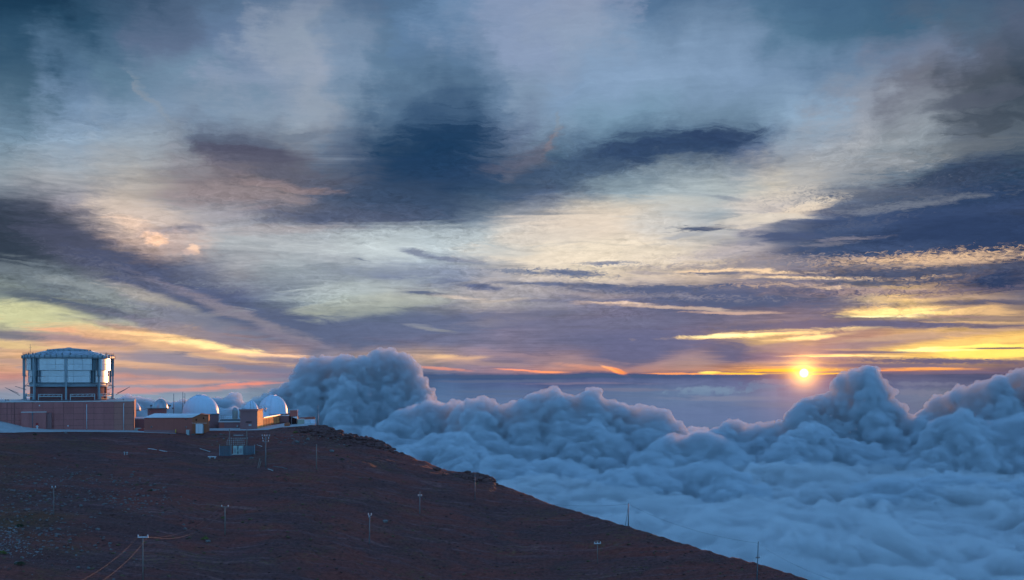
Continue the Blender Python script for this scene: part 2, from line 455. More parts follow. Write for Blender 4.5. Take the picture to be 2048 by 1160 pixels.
# small texture: fibres in patches, mackerel ripples in others, then a slightly greyer palette
fsep = node('ShaderNodeSeparateXYZ'); L.new(fibc, fsep.inputs[0])
pm = NOISE(MAP(P0, (.12, .3, 1), loc=(2, 9, 0)), 1, 3, .5, dim='2D')
rpn = NOISE(MAP(P2, (1.5, 4.2, 1), rot=9), 1, 4, .72, .9, dim='2D')
rpw = M('MULTIPLY', SS(pm, .42, .62), M('MULTIPLY', SS(EL, .8, 3.0), SS(EL, 9.0, 14.0, 1.0, .12)))
t_ = M('MULTIPLY', M('SUBTRACT', rpn, .5), M('MULTIPLY', rpw, .95))
t_ = M('ADD', t_, M('MULTIPLY', fsep.outputs[0], M('MULTIPLY', SS(EL, .0, 1.5, .1, .45), SS(EL, 9.0, 14.0, 1.0, .2))))
g_ = M('MAXIMUM', M('ADD', 1.0, t_), .3)
col = MIX(1.0, col, XYZ(g_, g_, g_), 'MULTIPLY')
hs = node('ShaderNodeHueSaturation'); L.new(M('ADD', M('MULTIPLY', SS(EL, .1, .6, 0, 1), -.16), SS(EL, 7.0, 12.0, 1.04, 1.10)), hs.inputs['Saturation'])
L.new(col, hs.inputs['Color']); col = hs.outputs[0]
midw = M('MULTIPLY', SS(EL, 3.0, 4.6), SS(EL, 7.5, 10.0, 1.0, 0.0)); col = MIX(midw, col, MIX(1.0, col, (1.15, 1.10, 1.16), 'MULTIPLY'))
loww = M('MULTIPLY', SS(EL, .3, .9), SS(EL, 3.6, 4.8, 1.0, 0.0)); col = MIX(loww, col, MIX(1.0, col, (1.02, 1.015, 1.05), 'MULTIPLY'))
hi = SS(EL, 8.0, 14.0); col = MIX(hi, col, MIX(1.0, col, (.84, .855, .95), 'MULTIPLY'))

# sun: disc and the glow round it
sa, se = math.radians(azel(1608, 746)[0]), math.radians(azel(1608, 746)[1])
sd = (math.sin(sa)*math.cos(se), math.cos(sa)*math.cos(se), math.sin(se))
dd = VM('LENGTH', VM('SUBTRACT', tc, sd))
glow = M('POWER', SS(dd, 0.0, .085, 1.0, 0.0, 'LINEAR'), 3.5)
col = MIX(1.0, col, MIX(glow, (0,0,0), (.55, .17, .02)), 'ADD')
glow2 = M('POWER', SS(dd, 0.0, .026, 1.0, 0.0, 'LINEAR'), 3.0)
col = MIX(1.0, col, MIX(glow2, (0,0,0), (3.2, 1.5, .28)), 'ADD')
disc = SS(dd, .0018, .0045, 1.0, 0.0)
col = MIX(disc, col, (9, 6.2, 2.2))

# clear evening sky away from the sunset
sky = node('ShaderNodeTexSky'); sky.sky_type = 'NISHITA'; sky.sun_disc = False
sky.sun_elevation = math.radians(SUN_EL); sky.sun_rotation = math.radians(SUN_AZ)
sky.altitude = 3000; sky.air_density = 1.0; sky.dust_density = .6; sky.ozone_density = 2.5
BG_STRENGTH = .15
NISH = 4.0
away = M('MAXIMUM', SS(M('ABSOLUTE', AZ), 30.0, 62.0), SS(EL, 19.5, 40.0))
clear = MIX(1.0, sky.outputs[0], (NISH*.75, NISH, NISH*1.15), 'MULTIPLY')
clear = MIX(1.0, clear, tuple(v/BG_STRENGTH for v in (.105, .22, .37)), 'ADD')      # even blue added to the unseen sky to strengthen its fill light
below = SS(EL, 9.0, 0.0)
clear = MIX(below, clear, tuple(v/BG_STRENGTH for v in (.13, .27, .44)))
# the painted colours are radiances at strength 1: scale them to the background strength
up = MIX(1.0, col, (1/BG_STRENGTH,)*3, 'MULTIPLY')
bg = node('ShaderNodeBackground'); bg.inputs[1].default_value = BG_STRENGTH
L.new(MIX(away, up, clear), bg.inputs[0])
out = node('ShaderNodeOutputWorld'); L.new(bg.outputs[0], out.inputs[0])

sun_d = bpy.data.lights.new('sun', 'SUN'); sun = bpy.data.objects.new('sun', sun_d); C.objects.link(sun)
sa = math.radians(SUN_AZ)
sun_d.energy = 5.0; sun_d.color = (1.0, .39, .12); sun_d.angle = math.radians(.6)
sv = Vector((math.sin(sa)*math.cos(math.radians(SUN_EL)), math.cos(sa)*math.cos(math.radians(SUN_EL)), math.sin(math.radians(SUN_EL))))
sun.rotation_euler = sv.to_track_quat('Z', 'Y').to_euler()

# ================================================================== helpers
def lerp_table(tab):
    xs = np.array([a for a, b in tab], float); ys = np.array([b for a, b in tab], float)
    return lambda x: np.interp(x, xs, ys)
_perm = np.random.RandomState(3).permutation(4096)
_grad = np.random.RandomState(4).rand(4096)*2*math.pi
def perlin(x, y, seed=0):
    xi = np.floor(x).astype(np.int64); yi = np.floor(y).astype(np.int64)
    xf = x-xi; yf = y-yi
    def g(ix, iy, fx, fy):
        h = _grad[_perm[(_perm[(ix+seed*57) & 4095]+iy) & 4095]]
        return np.cos(h)*fx+np.sin(h)*fy
    u = xf*xf*xf*(xf*(xf*6-15)+10); v = yf*yf*yf*(yf*(yf*6-15)+10)
    a = g(xi, yi, xf, yf); b = g(xi+1, yi, xf-1, yf); c = g(xi, yi+1, xf, yf-1); d = g(xi+1, yi+1, xf-1, yf-1)
    return ((a+(b-a)*u)+((c+(d-c)*u)-(a+(b-a)*u))*v)*1.5
def fbm(x, y, oct=4, seed=0, gain=.5):
    s = 0; a = 1
    for o in range(oct):
        s = s+a*perlin(x*2**o, y*2**o, seed+o*11); a *= gain
    return s
def at(px, py, Y): return Vector(((px-CX)*Y/F, Y, (HY-py)*Y/F))

class MB:
    def __init__(self): self.v = []; self.f = []; self.sm = []
    def add(self, vs, fs, smooth=False, M4=None):
        o = len(self.v)
        self.v += [tuple(M4 @ Vector(p)) if M4 is not None else tuple(p) for p in vs]
        self.f += [tuple(o+i for i in q) for q in fs]; self.sm += [smooth]*len(fs)
        return self
    def box(self, x0, x1, y0, y1, z0, z1, M4=None):
        vs = [(x0,y0,z0),(x1,y0,z0),(x1,y1,z0),(x0,y1,z0),(x0,y0,z1),(x1,y0,z1),(x1,y1,z1),(x0,y1,z1)]
        return self.add(vs, [(0,3,2,1),(4,5,6,7),(0,1,5,4),(1,2,6,5),(2,3,7,6),(3,0,4,7)], M4=M4)
    def tube(self, a, b, r, n=8, r2=None, M4=None, caps=True):
        a = Vector(a); b = Vector(b); d = (b-a)
        if d.length < 1e-6: return self
        q = d.to_track_quat('Z', 'Y'); r2 = r if r2 is None else r2
        vs = []
        for p, rr in ((a, r), (b, r2)):
            for i in range(n):
                t = 2*math.pi*i/n; vs.append(p+q @ Vector((rr*math.cos(t), rr*math.sin(t), 0)))
        fs = [(i, (i+1) % n, n+(i+1) % n, n+i) for i in range(n)]
        if caps: fs += [tuple(range(n-1, -1, -1)), tuple(range(n, 2*n))]
        return self.add(vs, fs, n > 5, M4)
    def bar(self, a, b, w, h=None, M4=None):
        a = Vector(a); b = Vector(b); d = b-a; h = h or w
        q = d.to_track_quat('Z', 'Y'); R = q.to_matrix().to_4x4(); R.translation = a
        return self.box(-w/2, w/2, -h/2, h/2, 0, d.length, (M4 @ R) if M4 is not None else R)
    def lathe(self, prof, n=48, c=(0,0), a0=0, a1=2*math.pi, smooth=True, M4=None, close=None):
        full = abs(a1-a0-2*math.pi) < 1e-6
        m = n if full else n+1
        vs = []
        for (r, z) in prof:
            for i in range(m):
                t = a0+(a1-a0)*i/n; vs.append((c[0]+r*math.cos(t), c[1]+r*math.sin(t), z))
        fs = []
        for j in range(len(prof)-1):
            for i in range(n):
                i2 = (i+1) % m
                fs.append((j*m+i, j*m+i2, (j+1)*m+i2, (j+1)*m+i))
        return self.add(vs, fs, smooth, M4)
    def poly(self, pts, dvec, M4=None):
        """prism: polygon pts (3D) pushed by dvec"""
        n = len(pts); d = Vector(dvec); vs = [Vector(p) for p in pts]+[Vector(p)+d for p in pts]
        fs = [tuple(range(n)), tuple(range(2*n-1, n-1, -1))]+[(i, n+i, n+(i+1) % n, (i+1) % n) for i in range(n)]
        return self.add(vs, fs, M4=M4)
    def mesh(self, name):
        me = bpy.data.meshes.new(name); me.from_pydata(self.v, [], self.f)
        me.polygons.foreach_set('use_smooth', self.sm); 
        bm = bmesh.new(); bm.from_mesh(me); bmesh.ops.recalc_face_normals(bm, faces=bm.faces); bm.to_mesh(me); bm.free()
        me.update(); return me
    def build(self, name, mat=None, parent=None, **props):
        me = self.mesh(name)
        if mat: me.materials.append(mat)
        o = bpy.data.objects.new(name, me); C.objects.link(o)
        if parent: o.parent = parent
        for k, v in props.items(): o[k] = v
        return o
def tag(o, label=None, cat=None, group=None, kind=None):
    for k, v in (('label', label), ('category', cat), ('group', group), ('kind', kind)):
        if v: o[k] = v
    return o
def thing(name, label, cat, loc=(0,0,0), rz=0, group=None):
    o = bpy.data.objects.new(name, None); C.objects.link(o); o.empty_display_size = .5
    o.location = loc; o.rotation_euler = (0, 0, rz)
    return tag(o, label, cat, group)
def copy_tree(o, parent=None):
    c = o.copy(); C.objects.link(c); c.parent = parent
    for ch in list(o.children): copy_tree(ch, c)
    return c

def use(tree):
    global N, L
    N, L = tree.nodes, tree.links
def material(name, rgb, rough=.7, metal=0, var=.12, scale=.6, bump=0, bscale=8, spec=.3, stretch=(1,1,1), rand=0, tint=None, tamt=.0, tscale=.15):
    m = bpy.data.materials.new(name); m.use_nodes = True; use(m.node_tree)
    b = N['Principled BSDF']; b.inputs['Roughness'].default_value = rough; b.inputs['Metallic'].default_value = metal
    b.inputs['Specular IOR Level'].default_value = spec
    geo = node('ShaderNodeNewGeometry').outputs['Position']
    v = MAP(geo, stretch)
    n = NOISE(v, scale, 5, .6)
    k = M('MULTIPLY_ADD', M('SUBTRACT', n, .5), var*4, 1.0)
    if rand:
        oi = node('ShaderNodeObjectInfo').outputs['Random']
        k = M('MULTIPLY', k, M('MULTIPLY_ADD', M('SUBTRACT', oi, .5), rand*2, 1.0))
    c = MIX(1.0, rgb, XYZ(k, k, k), 'MULTIPLY')
    if tint:
        t = SS(NOISE(geo, tscale, 4, .6), .42, .66, 0, tamt); c = MIX(t, c, tint)
    L.new(c, b.inputs['Base Color'])
    if bump:
        bp = node('ShaderNodeBump'); bp.inputs['Strength'].default_value = bump; bp.inputs['Distance'].default_value = .1
        L.new(NOISE(v, bscale, 4, .6), bp.inputs['Height']); L.new(bp.outputs[0], b.inputs['Normal'])
    return m

# ================================================================== the hillside
SIL = lerp_table([(-1500,800),(-400,850),(-100,867),(0,868),(60,867),(130,864),(267,864.5),(350,867),(380,870),(405,870),(414,862),(500,861),(535,860),(560,855),(600,853),(636,850),
  (650,852),(665,857),(677,865),(690,870),(710,873),(745,876),(765,883),(778,894),(790,902),(815,910),(835,920),(850,922),(870,932),(885,938),(900,942),(940,945),
  (960,947),(976,950),(986,957),(993,967),(1010,973),(1030,980),(1065,993),(1100,1008),(1150,1022),(1210,1040),(1255,1054),(1300,1066),(1350,1083),(1400,1098),
  (1440,1110),(1500,1124),(1530,1131),(1560,1141),(1600,1155),(1620,1161),(1800,1215),(2048,1300),(2600,1500),(3200,1700)])
CREST = lerp_table([(-1500,300),(-400,370),(0,404),(130,414),(267,424),(350,426),(450,439),(640,440),(760,425),(1000,385),(1256,318),(1600,255),(2048,205),(3200,150)])
ZB = lerp_table([(-1500,-14),(-400,-14),(-60,-16.6),(0,-17.9),(50,-20.2),(100,-21.3),(267,-22.2),(405,-23.3),(413,-22.9),(500,-22.7),(560,-21.8),(600,-21.1),(640,-20.7)])
SL = .105
_px = np.arange(-1500, 3200, 5.0); _raw = SIL(_px); _k = np.exp(-(np.arange(-40, 41)*5/115.0)**2); _k /= _k.sum()
_sm = np.convolve(np.pad(_raw, 40, mode='edge'), _k, 'valid')
def SILS(px): return np.interp(px, _px, _sm)
def terrain(px, Y, detail=True):
    """height of the ground at column px (a bearing) and distance Y"""
    px = np.asarray(px, float); Y = np.asarray(Y, float)
    c = CREST(px); zc = (HY-SIL(px))*c/F
    zs_ = (HY-SILS(px))*c/F; kf = np.exp(-np.clip(c-Y, 0, None)/9.0)
    near = zs_*(1-kf)+zc*kf-(c-Y)*SL-.00018*(c-Y)**2*np.clip((px-300)/900, 0, .6)
    plat = np.clip((655-px)/25, 0, 1)
    zpl = zc+(ZB(px)-zc)*np.clip((Y-c)/9, 0, 1)-np.clip(Y-560, 0, None)*.6
    fall = zc-(Y-c)*.55-np.clip(Y-c-5, 0, None)*.1
    z = np.where(Y <= c, near, zpl*plat+fall*(1-plat))
    if detail:
        X = (px-CX)*Y/F
        away = np.clip((c-Y)/18, 0, 1)
        z = z+(fbm(X/45, Y/30, 3, 1)*.9+fbm(X/14, Y/10, 3, 5)*.28)*away
        # small terraces and old tracks that run slantwise down the slope
        s = (X*.32+Y)/9+fbm(X/30, Y/30, 2, 9)*1.3
        z = z+np.abs(perlin(s, X/70, 21))*.85*away
        rough = np.where(px > 645, 1.0, np.clip((c-2-Y)/6, 0, 1))
        rocky = np.exp(-((px-690)/70)**2)*np.clip(1-(c-Y)/26, 0, 1)
        z = z+(fbm(X/2.2, Y/2.2, 3, 31)*(.16+.5*rocky)+np.clip(fbm(X/5, Y/5, 2, 41), 0, 1)*(.35+.9*rocky))*rough*np.clip((px-560)/60+away, 0, 1)
    return z
def ground_z(px, Y): return float(terrain(px, Y))
def ground_at(px, py):
    """point of the visible slope seen at photo position px, py"""
    c = float(CREST(px)); Ys = np.linspace(80, c, 1500); zs = terrain(np.full_like(Ys, px), Ys)
    rows_ = HY-zs*F/Ys
    i = int(np.argmin(np.abs(rows_-py)))
    return Vector(((px-CX)*Ys[i]/F, Ys[i], zs[i]))
pxs = np.concatenate([np.arange(-1200, -60, 20), np.arange(-60, 1750, 3.0), np.arange(1750, 3200, 12)])
ts = np.concatenate([np.linspace(0, 1, 330)**.85, 1+np.array([.004,.008,.013,.02,.03,.05,.08,.12,.18,.25,.35,.5,.8,1.3])])
PX, TT = np.meshgrid(pxs, ts)
Y0 = 70.0
CR = CREST(PX); YY = Y0+(CR-Y0)*TT
ZZ = terrain(PX, YY); XX = (PX-CX)*YY/F
nr, nc = PX.shape
idx = np.arange(nr*nc).reshape(nr, nc)
quads = np.stack([idx[:-1,:-1], idx[:-1,1:], idx[1:,1:], idx[1:,:-1]], -1).reshape(-1, 4)
def grid_mesh(name, V, Q):
    me = bpy.data.meshes.new(name)
    me.vertices.add(len(V)); me.vertices.foreach_set('co', V.astype(np.float32).ravel())
    me.loops.add(Q.size); me.loops.foreach_set('vertex_index', Q.astype(np.int32).ravel())
    me.polygons.add(len(Q)); me.polygons.foreach_set('loop_start', np.arange(0, Q.size, Q.shape[1], dtype=np.int32))
    me.polygons.foreach_set('loop_total', np.full(len(Q), Q.shape[1], np.int32))
    me.polygons.foreach_set('use_smooth', np.ones(len(Q), bool))
    me.update(calc_edges=True); me.validate(); return me
me = grid_mesh('hillside', np.stack([XX, YY, ZZ], -1).reshape(-1, 3), quads)
hill = bpy.data.objects.new('hillside', me); C.objects.link(hill); tag(hill, 'dark reddish brown cinder slope falling away to the right', kind='structure')
m = bpy.data.materials.new('cinder'); m.use_nodes = True; use(m.node_tree)
b = N['Principled BSDF']; b.inputs['Roughness'].default_value = .95; b.inputs['Specular IOR Level'].default_value = .15
geo = node('ShaderNodeNewGeometry').outputs['Position']
redm = SS(NOISE(MAP(geo, (.035, .05, .05), rot=18), 1, 5, .6, .6), .40, .62)
fine = NOISE(geo, 1.1, 6, .68)
spk = NOISE(geo, 5.5, 3, .7)
streak = NOISE(MAP(geo, (.03, .32, .3), rot=-17), 1, 5, .65, .5)
c = MIX(redm, (.115, .047, .042), (.190, .052, .040))
c = MIX(SS(streak, .45, .66, 0, .65), c, (.115, .060, .066))
c = MIX(SS(streak, .57, .68, 0, .6), c, (.26, .11, .09))
ol = M('MULTIPLY', SS(NOISE(MAP(geo, (.05, .05, .05), loc=(3, 1, 0)), 1, 4, .6), .50, .66), SS(NOISE(geo, .7, 4, .7), .48, .62))
c = MIX(M('MULTIPLY', ol, .6), c, (.15, .09, .035))
gs = node('ShaderNodeSeparateXYZ'); L.new(geo, gs.inputs[0])
br = M('ADD', M('MULTIPLY', gs.outputs[0], -.012), M('MULTIPLY', gs.outputs[1], -.006)); br = M('ADD', br, M('MULTIPLY', NOISE(geo, .03, 5, .65), 2.6))
brm = SS(br, .85, 1.75, 0, .75)
c = MIX(brm, c, MIX(SS(NOISE(geo, .35, 4, .7), .42, .6), (.085, .050, .024), (.150, .062, .030)))
k = M('MULTIPLY', SS(fine, .25, .75, .5, 1.5, 'LINEAR'), SS(spk, .3, .75, .65, 1.45, 'LINEAR'))
c = MIX(1.0, c, XYZ(k, k, k), 'MULTIPLY')
L.new(c, b.inputs['Base Color'])
bp = node('ShaderNodeBump'); bp.inputs['Strength'].default_value = .9; bp.inputs['Distance'].default_value = .35
L.new(M('ADD', fine, M('MULTIPLY', spk, .35)), bp.inputs['Height']); L.new(bp.outputs[0], b.inputs['Normal'])
me.materials.append(m); MAT_CINDER = m

# access road and forecourt: pale concrete ribbons lying on the plateau
concrete = material('concrete', (.36, .38, .39), .85, var=.16, scale=.5, bump=.2)
def ribbon(name, label, tab, n=90, lift=.06, thick=.35):
    # tab: px, Y front, Y back
    P = np.linspace(tab[0][0], tab[-1][0], n); yf = np.interp(P, [t[0] for t in tab], [t[1] for t in tab]); yb = np.interp(P, [t[0] for t in tab], [t[2] for t in tab])
    mb = MB(); vs = []; m_ = 6
    for i in range(n):
        for j in range(m_):
            Y = yf[i]+(yb[i]-yf[i])*j/(m_-1)
            z = float(terrain(P[i], max(Y, float(CREST(P[i])+.0), ), False) if Y >= CREST(P[i]) else terrain(P[i], Y, False))
            vs.append(((P[i]-CX)*Y/F, Y, z+lift))
        vs.append(((P[i]-CX)*yf[i]/F, yf[i]-.05, vs[-m_][2]-thick))
    s = m_+1
    fs = [(i*s+j, (i+1)*s+j, (i+1)*s+j+1, i*s+j+1) for i in range(n-1) for j in range(m_-1)]
    fs += [(i*s+m_, (i+1)*s+m_, (i+1)*s, i*s) for i in range(n-1)]
    mb.add(vs, fs, True)
    return mb.build(name, concrete, None, kind='structure', label=label)
ribbon('access_road', 'pale concrete road along the foot of the big telescope building', [(-300, 366, 420), (-60, 402, 416), (0, 405, 417), (30, 407.5, 419), (60, 411, 421), (130, 415.6, 428), (267, 424.6, 434), (352, 426, 432)])
ribbon('pavement', 'pale concrete forecourt along the foot of the smaller domes', [(414, 440.5, 462), (500, 440.5, 462), (540, 440.5, 470), (566, 441, 480), (630, 443, 478)])

# ================================================================== materials of the buildings
M_PANEL = material('brown wall panel', (.44, .155, .14), .75, var=.09, scale=.6, stretch=(1,1,.25), bump=.15, rand=.05)
M_PANEL2 = material('tan wall panel', (.46, .185, .145), .75, var=.05, scale=.25, bump=.15, rand=.04)
M_JOINT = material('dark joint', (.19, .09, .085), .9)
M_TRIM = material('pale roof flashing', (.62, .60, .58), .6, var=.04)
M_SILVER = material('silver dome sheet', (.52, .60, .68), .26, metal=.85, var=.07, scale=.5, rand=.06, spec=.5)
M_STEEL = material('galvanised steel', (.27, .33, .36), .5, metal=.4, var=.08)
M_STEELD = material('dark steel', (.13, .17, .19), .6, metal=.3, var=.1)
M_BASE = material('maroon drum wall', (.21, .08, .075), .85, var=.08, scale=.3)
M_WHITE = material('white dome paint', (.56, .67, .77), .45, var=.025, scale=.3, rand=.02)
M_WHITER = material('white metal roof', (.66, .69, .71), .45, var=.05)
M_MAROON = material('red brown siding', (.42, .13, .10), .8, var=.08, scale=.4, stretch=(3,3,.4))
M_RUST = material('rust brown siding', (.38, .125, .065), .8, var=.08, scale=.4, stretch=(3,3,.4))
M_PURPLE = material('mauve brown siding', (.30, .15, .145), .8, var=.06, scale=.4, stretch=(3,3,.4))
M_SUN_TINT = material('sun tinted siding', (.82, .37, .14), .8, var=.10, scale=.5, stretch=(3,3,.3))  # warm sunlight on the right-facing walls is put into this orange
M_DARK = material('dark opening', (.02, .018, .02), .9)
M_GREY = material('grey equipment paint', (.42, .46, .46), .6, var=.05)
M_TEAL = material('pale green equipment paint', (.42, .58, .54), .6, var=.06)
M_WOOD = material('weathered pole wood', (.22, .17, .15), .9, var=.15, scale=2, stretch=(3,3,.3))
M_WOODL = material('bleached pole wood', (.19, .18, .18), .85, var=.15, scale=2, stretch=(3,3,.3))
M_WIRE = material('cable', (.07, .065, .07), .7)
M_INS = material('white insulator', (.58, .60, .62), .4)
M_YEL = material('yellow paint', (.75, .52, .05), .6)
M_RED = material('red paint', (.35, .03, .03), .5)
M_BEIGE = material('beige trailer paint', (.42, .42, .33), .6, var=.05)
M_SLVD = material('dull silver dome', (.36, .42, .46), .38, metal=.7, var=.08, rand=.1)

def frame_box(pxL, YL, pxR, YR, py_top, py_bot):
    """local frame of a wall seen from px L to R: matrix (x along wall, y inward, z up), width, height"""
    a = at(pxL, py_bot, YL); b_ = at(pxR, py_bot, YR); a.z = b_.z = (HY-py_bot)*YR/F
    d = b_-a; w = d.length; ang = math.atan2(d.y, d.x)
    h = (py_bot-py_top)*YR/F
    Mx = Matrix.Translation(a) @ Matrix.Rotation(ang, 4, 'Z')
    return Mx, w, h, a, ang
def building(name, label, cat, pxL, YL, pxR, YR, py_top, py_bot, group=None):
    Mx, w, h, a, ang = frame_box(pxL, YL, pxR, YR, py_top, py_bot)
    t = thing(name, label, cat, a, ang, group)
    return t, w, h
SK = 1.2    # walls go this far into the ground

# ------------------------------------------------------------------ the great wall block under the telescope
t, w, h = building('support_building', 'long mauve brown panelled block that carries the big silver telescope drum', 'building', -62, 413.9, 267.6, 432, 801.6, 861)
D = 46.0
MB().box(0, w, .06, D, -6, h-.25).build('wall', M_JOINT, t)
cols = 16; rws = 5; pw = w/cols; ph = (h-.3)/rws
base = MB().box(.05, pw-.05, 0, .08, .05, ph-.05).mesh('panel'); base.materials.append(M_PANEL)
base2 = base.copy(); base2.materials.clear(); base2.materials.append(M_PANEL2)
for i in range(cols):
    for j in range(-1, rws):
        if j == -1 and i > 9: continue
        o = bpy.data.objects.new('wall_panel', base2 if i >= cols-2 else base); C.objects.link(o); o.parent = t
        o.location = (i*pw, rnd.uniform(-.012, .012), j*ph)
MB().box(w-.02, w+.06, .1, D, -2, h-.3).build('side_wall', M_PURPLE, t)
MB().box(-.3, w+.15, -.12, .35, h-.25, h+.05).build('parapet', M_TRIM, t)
MB().box(0, w, .35, D, h-.24, h-.1).build('roof', M_GREY, t)
def wx(px, Y0=None):
    """local x on this wall for photo column px"""
    # intersect the ray with the wall line
    ca, sa_ = math.cos(t.rotation_euler.z), math.sin(t.rotation_euler.z); u = (px-CX)/F
    ax, ay = t.location.x, t.location.y
    return (u*ay-ax)/(ca-u*sa_)
for px, tp, bt in ((173.5, 808, 857), (247.3, 806, 862)):
    x = wx(px); zt = h*(862-tp)/60.5
    MB().tube((x, -.2, h*(861-bt)/60), (x, -.2, zt), .14).build('downpipe', M_INS, t)
for px, py in ((79, 809.5), (136, 850), (247.5, 808)):
    x = wx(px); z = h*(861-py)/59.5
    lb = MB().box(x-.22, x+.22, -.42, 0, z-.2, z+.25).build('wall_lamp', M_INS, t)
for px, py in ((10.5, 798.5), (15.5, 799), (246.5, 798)):
    x = wx(px)
    MB().tube((x, 1, h), (x, 1, h+.55), .06).box(x-.3, x+.25, .8, 1.25, h+.5, h+.85).build('floodlight', M_STEELD, t)
for px in (14, 29):
    x = wx(px); MB().box(x-.08, x+.08, -.1, 0, 0, h-.3).build('joint_cover', M_JOINT, t)
# dark service door at the far left and the annex
x0, x1 = wx(43.8), wx(93); z0 = h*(861-855)/59.5-.6; z1 = h*(861-822.4)/59.5
ab = MB().box(x0, x1, -2.6, 0, z0-1.5, z1).build('annex', M_PANEL, t)
MB().box(x0-.1, x1+.1, -2.75, 0, z1, z1+.22).build('annex_roof', M_TRIM, ab)
MB().box(x1, x1+1.9, -1.3, 0, z0-1.5, z1-.3).build('annex_wing', M_PURPLE, t)
aw = (x1-x0)/3; ah = (z1-z0)/3
pm = MB().box(.05, aw-.05, 0, .06, .05, ah-.05).mesh('panel'); pm.materials.append(M_PANEL)
for i in range(3):
    for j in range(3):
        o = bpy.data.objects.new('wall_panel', pm); C.objects.link(o); o.parent = ab; o.location = (x0+i*aw, -2.66, z0+j*ah)
x = wx(66.5); MB().tube((x, -2.75, z0), (x, -2.75, z1), .12).box(x-.25, x+.25, -2.95, -2.65, z1-1.0, z1-.4).build('downpipe', M_STEELD, ab)
x = wx(75.5); MB().box(x-.45, x+.45, -2.74, -2.66, z0+2.0, z0+3.0).build('notice', M_RED, ab)
x = wx(76.3); hy = thing('hydrant', 'small white standpipe with red notice above it in front of the annex', 'hydrant', (0,0,0))
pos = (Matrix.Translation(t.location) @ Matrix.Rotation(t.rotation_euler.z, 4, 'Z')) @ Vector((x, -3.5, 0)); 
hy.location = (pos.x, pos.y, ground_z(CX+F*pos.x/pos.y, pos.y)-.1)
MB().lathe([(0,0), (.35,0), (.35,.15), (.26,.2), (.26,1.2), (.3,1.25), (.2,1.45), (0,1.5)], 12).build('barrel', M_INS, hy)
MB().tube((-.5,0,.9), (.5,0,.9), .12).build('outlet', M_INS, hy)

# ------------------------------------------------------------------ the big silver telescope drum
YD = 449.0; cD = at(138.0, 748, YD); s = YD/F
vd = Vector((cD.x, cD.y, 0)).normalized(); rt = Vector((vd.y, -vd.x, 0))
ZROOF = at(135, 801.6, 425).z
T = thing('telescope_drum', 'huge silver cylindrical telescope enclosure ringed by steel columns', 'observatory', (cD.x, cD.y, ZROOF), math.atan2(rt.y, rt.x))
def zz(py): return (HY-py)*s-ZROOF
def pol(phi, r, z): p = math.radians(phi); return Vector((r*math.sin(p), -r*math.cos(p), z))
R0 = 71.5*s
MB().lathe([(R0, -2), (R0, zz(773.5))], 96).build('base_drum', M_BASE, T)
MB().lathe([(R0+.1, zz(773)), (R0+.9, zz(772.6)), (R0+.9, zz(771)), (R0+.35, zz(770.8)), (R0+.35, zz(766.3)), (R0+.9, zz(766)), (R0+.9, zz(765.2)), (R0-.3, zz(765))], 96).build('walkway_ring', M_STEEL, T)
def shell(name, r, za, zb, n, mat, rows=1, th=.25):
    dphi = 360/n; zh = (zb-za)/rows
    mb = MB(); k = 3; pts = []
    for side in (r, r-th):
        for zc_ in (0.04, zh-.04):
            for i in range(k+1): pts.append(pol(-dphi/2+.12+(dphi-.24)*i/k, side, zc_))
    a_, b_, c_, d_ = 0, k+1, 2*(k+1), 3*(k+1)
    fs = []
    for i in range(k):
        fs += [(a_+i, a_+i+1, b_+i+1, b_+i), (c_+i+1, c_+i, d_+i, d_+i+1), (b_+i, b_+i+1, d_+i+1, d_+i), (a_+i+1, a_+i, c_+i, c_+i+1)]
    fs += [(a_, b_, d_, c_), (a_+k, c_+k, d_+k, b_+k)]
    mb.add(pts, fs, False); me_ = mb.mesh(name); me_.materials.append(mat)
    for e in range(n):
        for j in range(rows):
            o = bpy.data.objects.new(name, me_); C.objects.link(o); o.parent = T
            o.location = (0, 0, za+zh*j); o.rotation_euler = (rnd.uniform(-.002,.002), rnd.uniform(-.002,.002), math.radians(dphi*e+rnd.uniform(-.08,.08)))
MB().lathe([(R0+.2, zz(767)), (R0+.2, zz(740)), (R0+.9, zz(740)), (R0+.9, zz(716))], 96).build('inner_skin', M_STEELD, T)
shell('shell_panel', R0+.75, zz(766)+.3, zz(740.3), 30, M_SILVER, 2)
shell('shell_panel', R0+1.55, zz(740.5), zz(717.5), 30, M_SILVER, 2)
MB().lathe([(R0+.9, zz(741.2)), (R0+1.75, zz(741.0)), (R0+1.75, zz(740.3)), (R0+.9, zz(740.1))], 96).build('seam_ring', M_STEEL, T)
# dark guide rails standing off the shell
for phi in (-56, -52, 34, 37, 83, 128, -140, 172):
    a_ = pol(phi, R0+1.95, 0)
    mb = MB(); Rm = Matrix.Translation(a_) @ Matrix.Rotation(math.radians(phi), 4, 'Z')
    mb.box(-.36, .36, -.15, .35, zz(740), zz(717), Rm).box(-.26, .26, .3, .9, zz(765), zz(740), Rm)
    mb.build('guide_rail', M_STEELD, T)
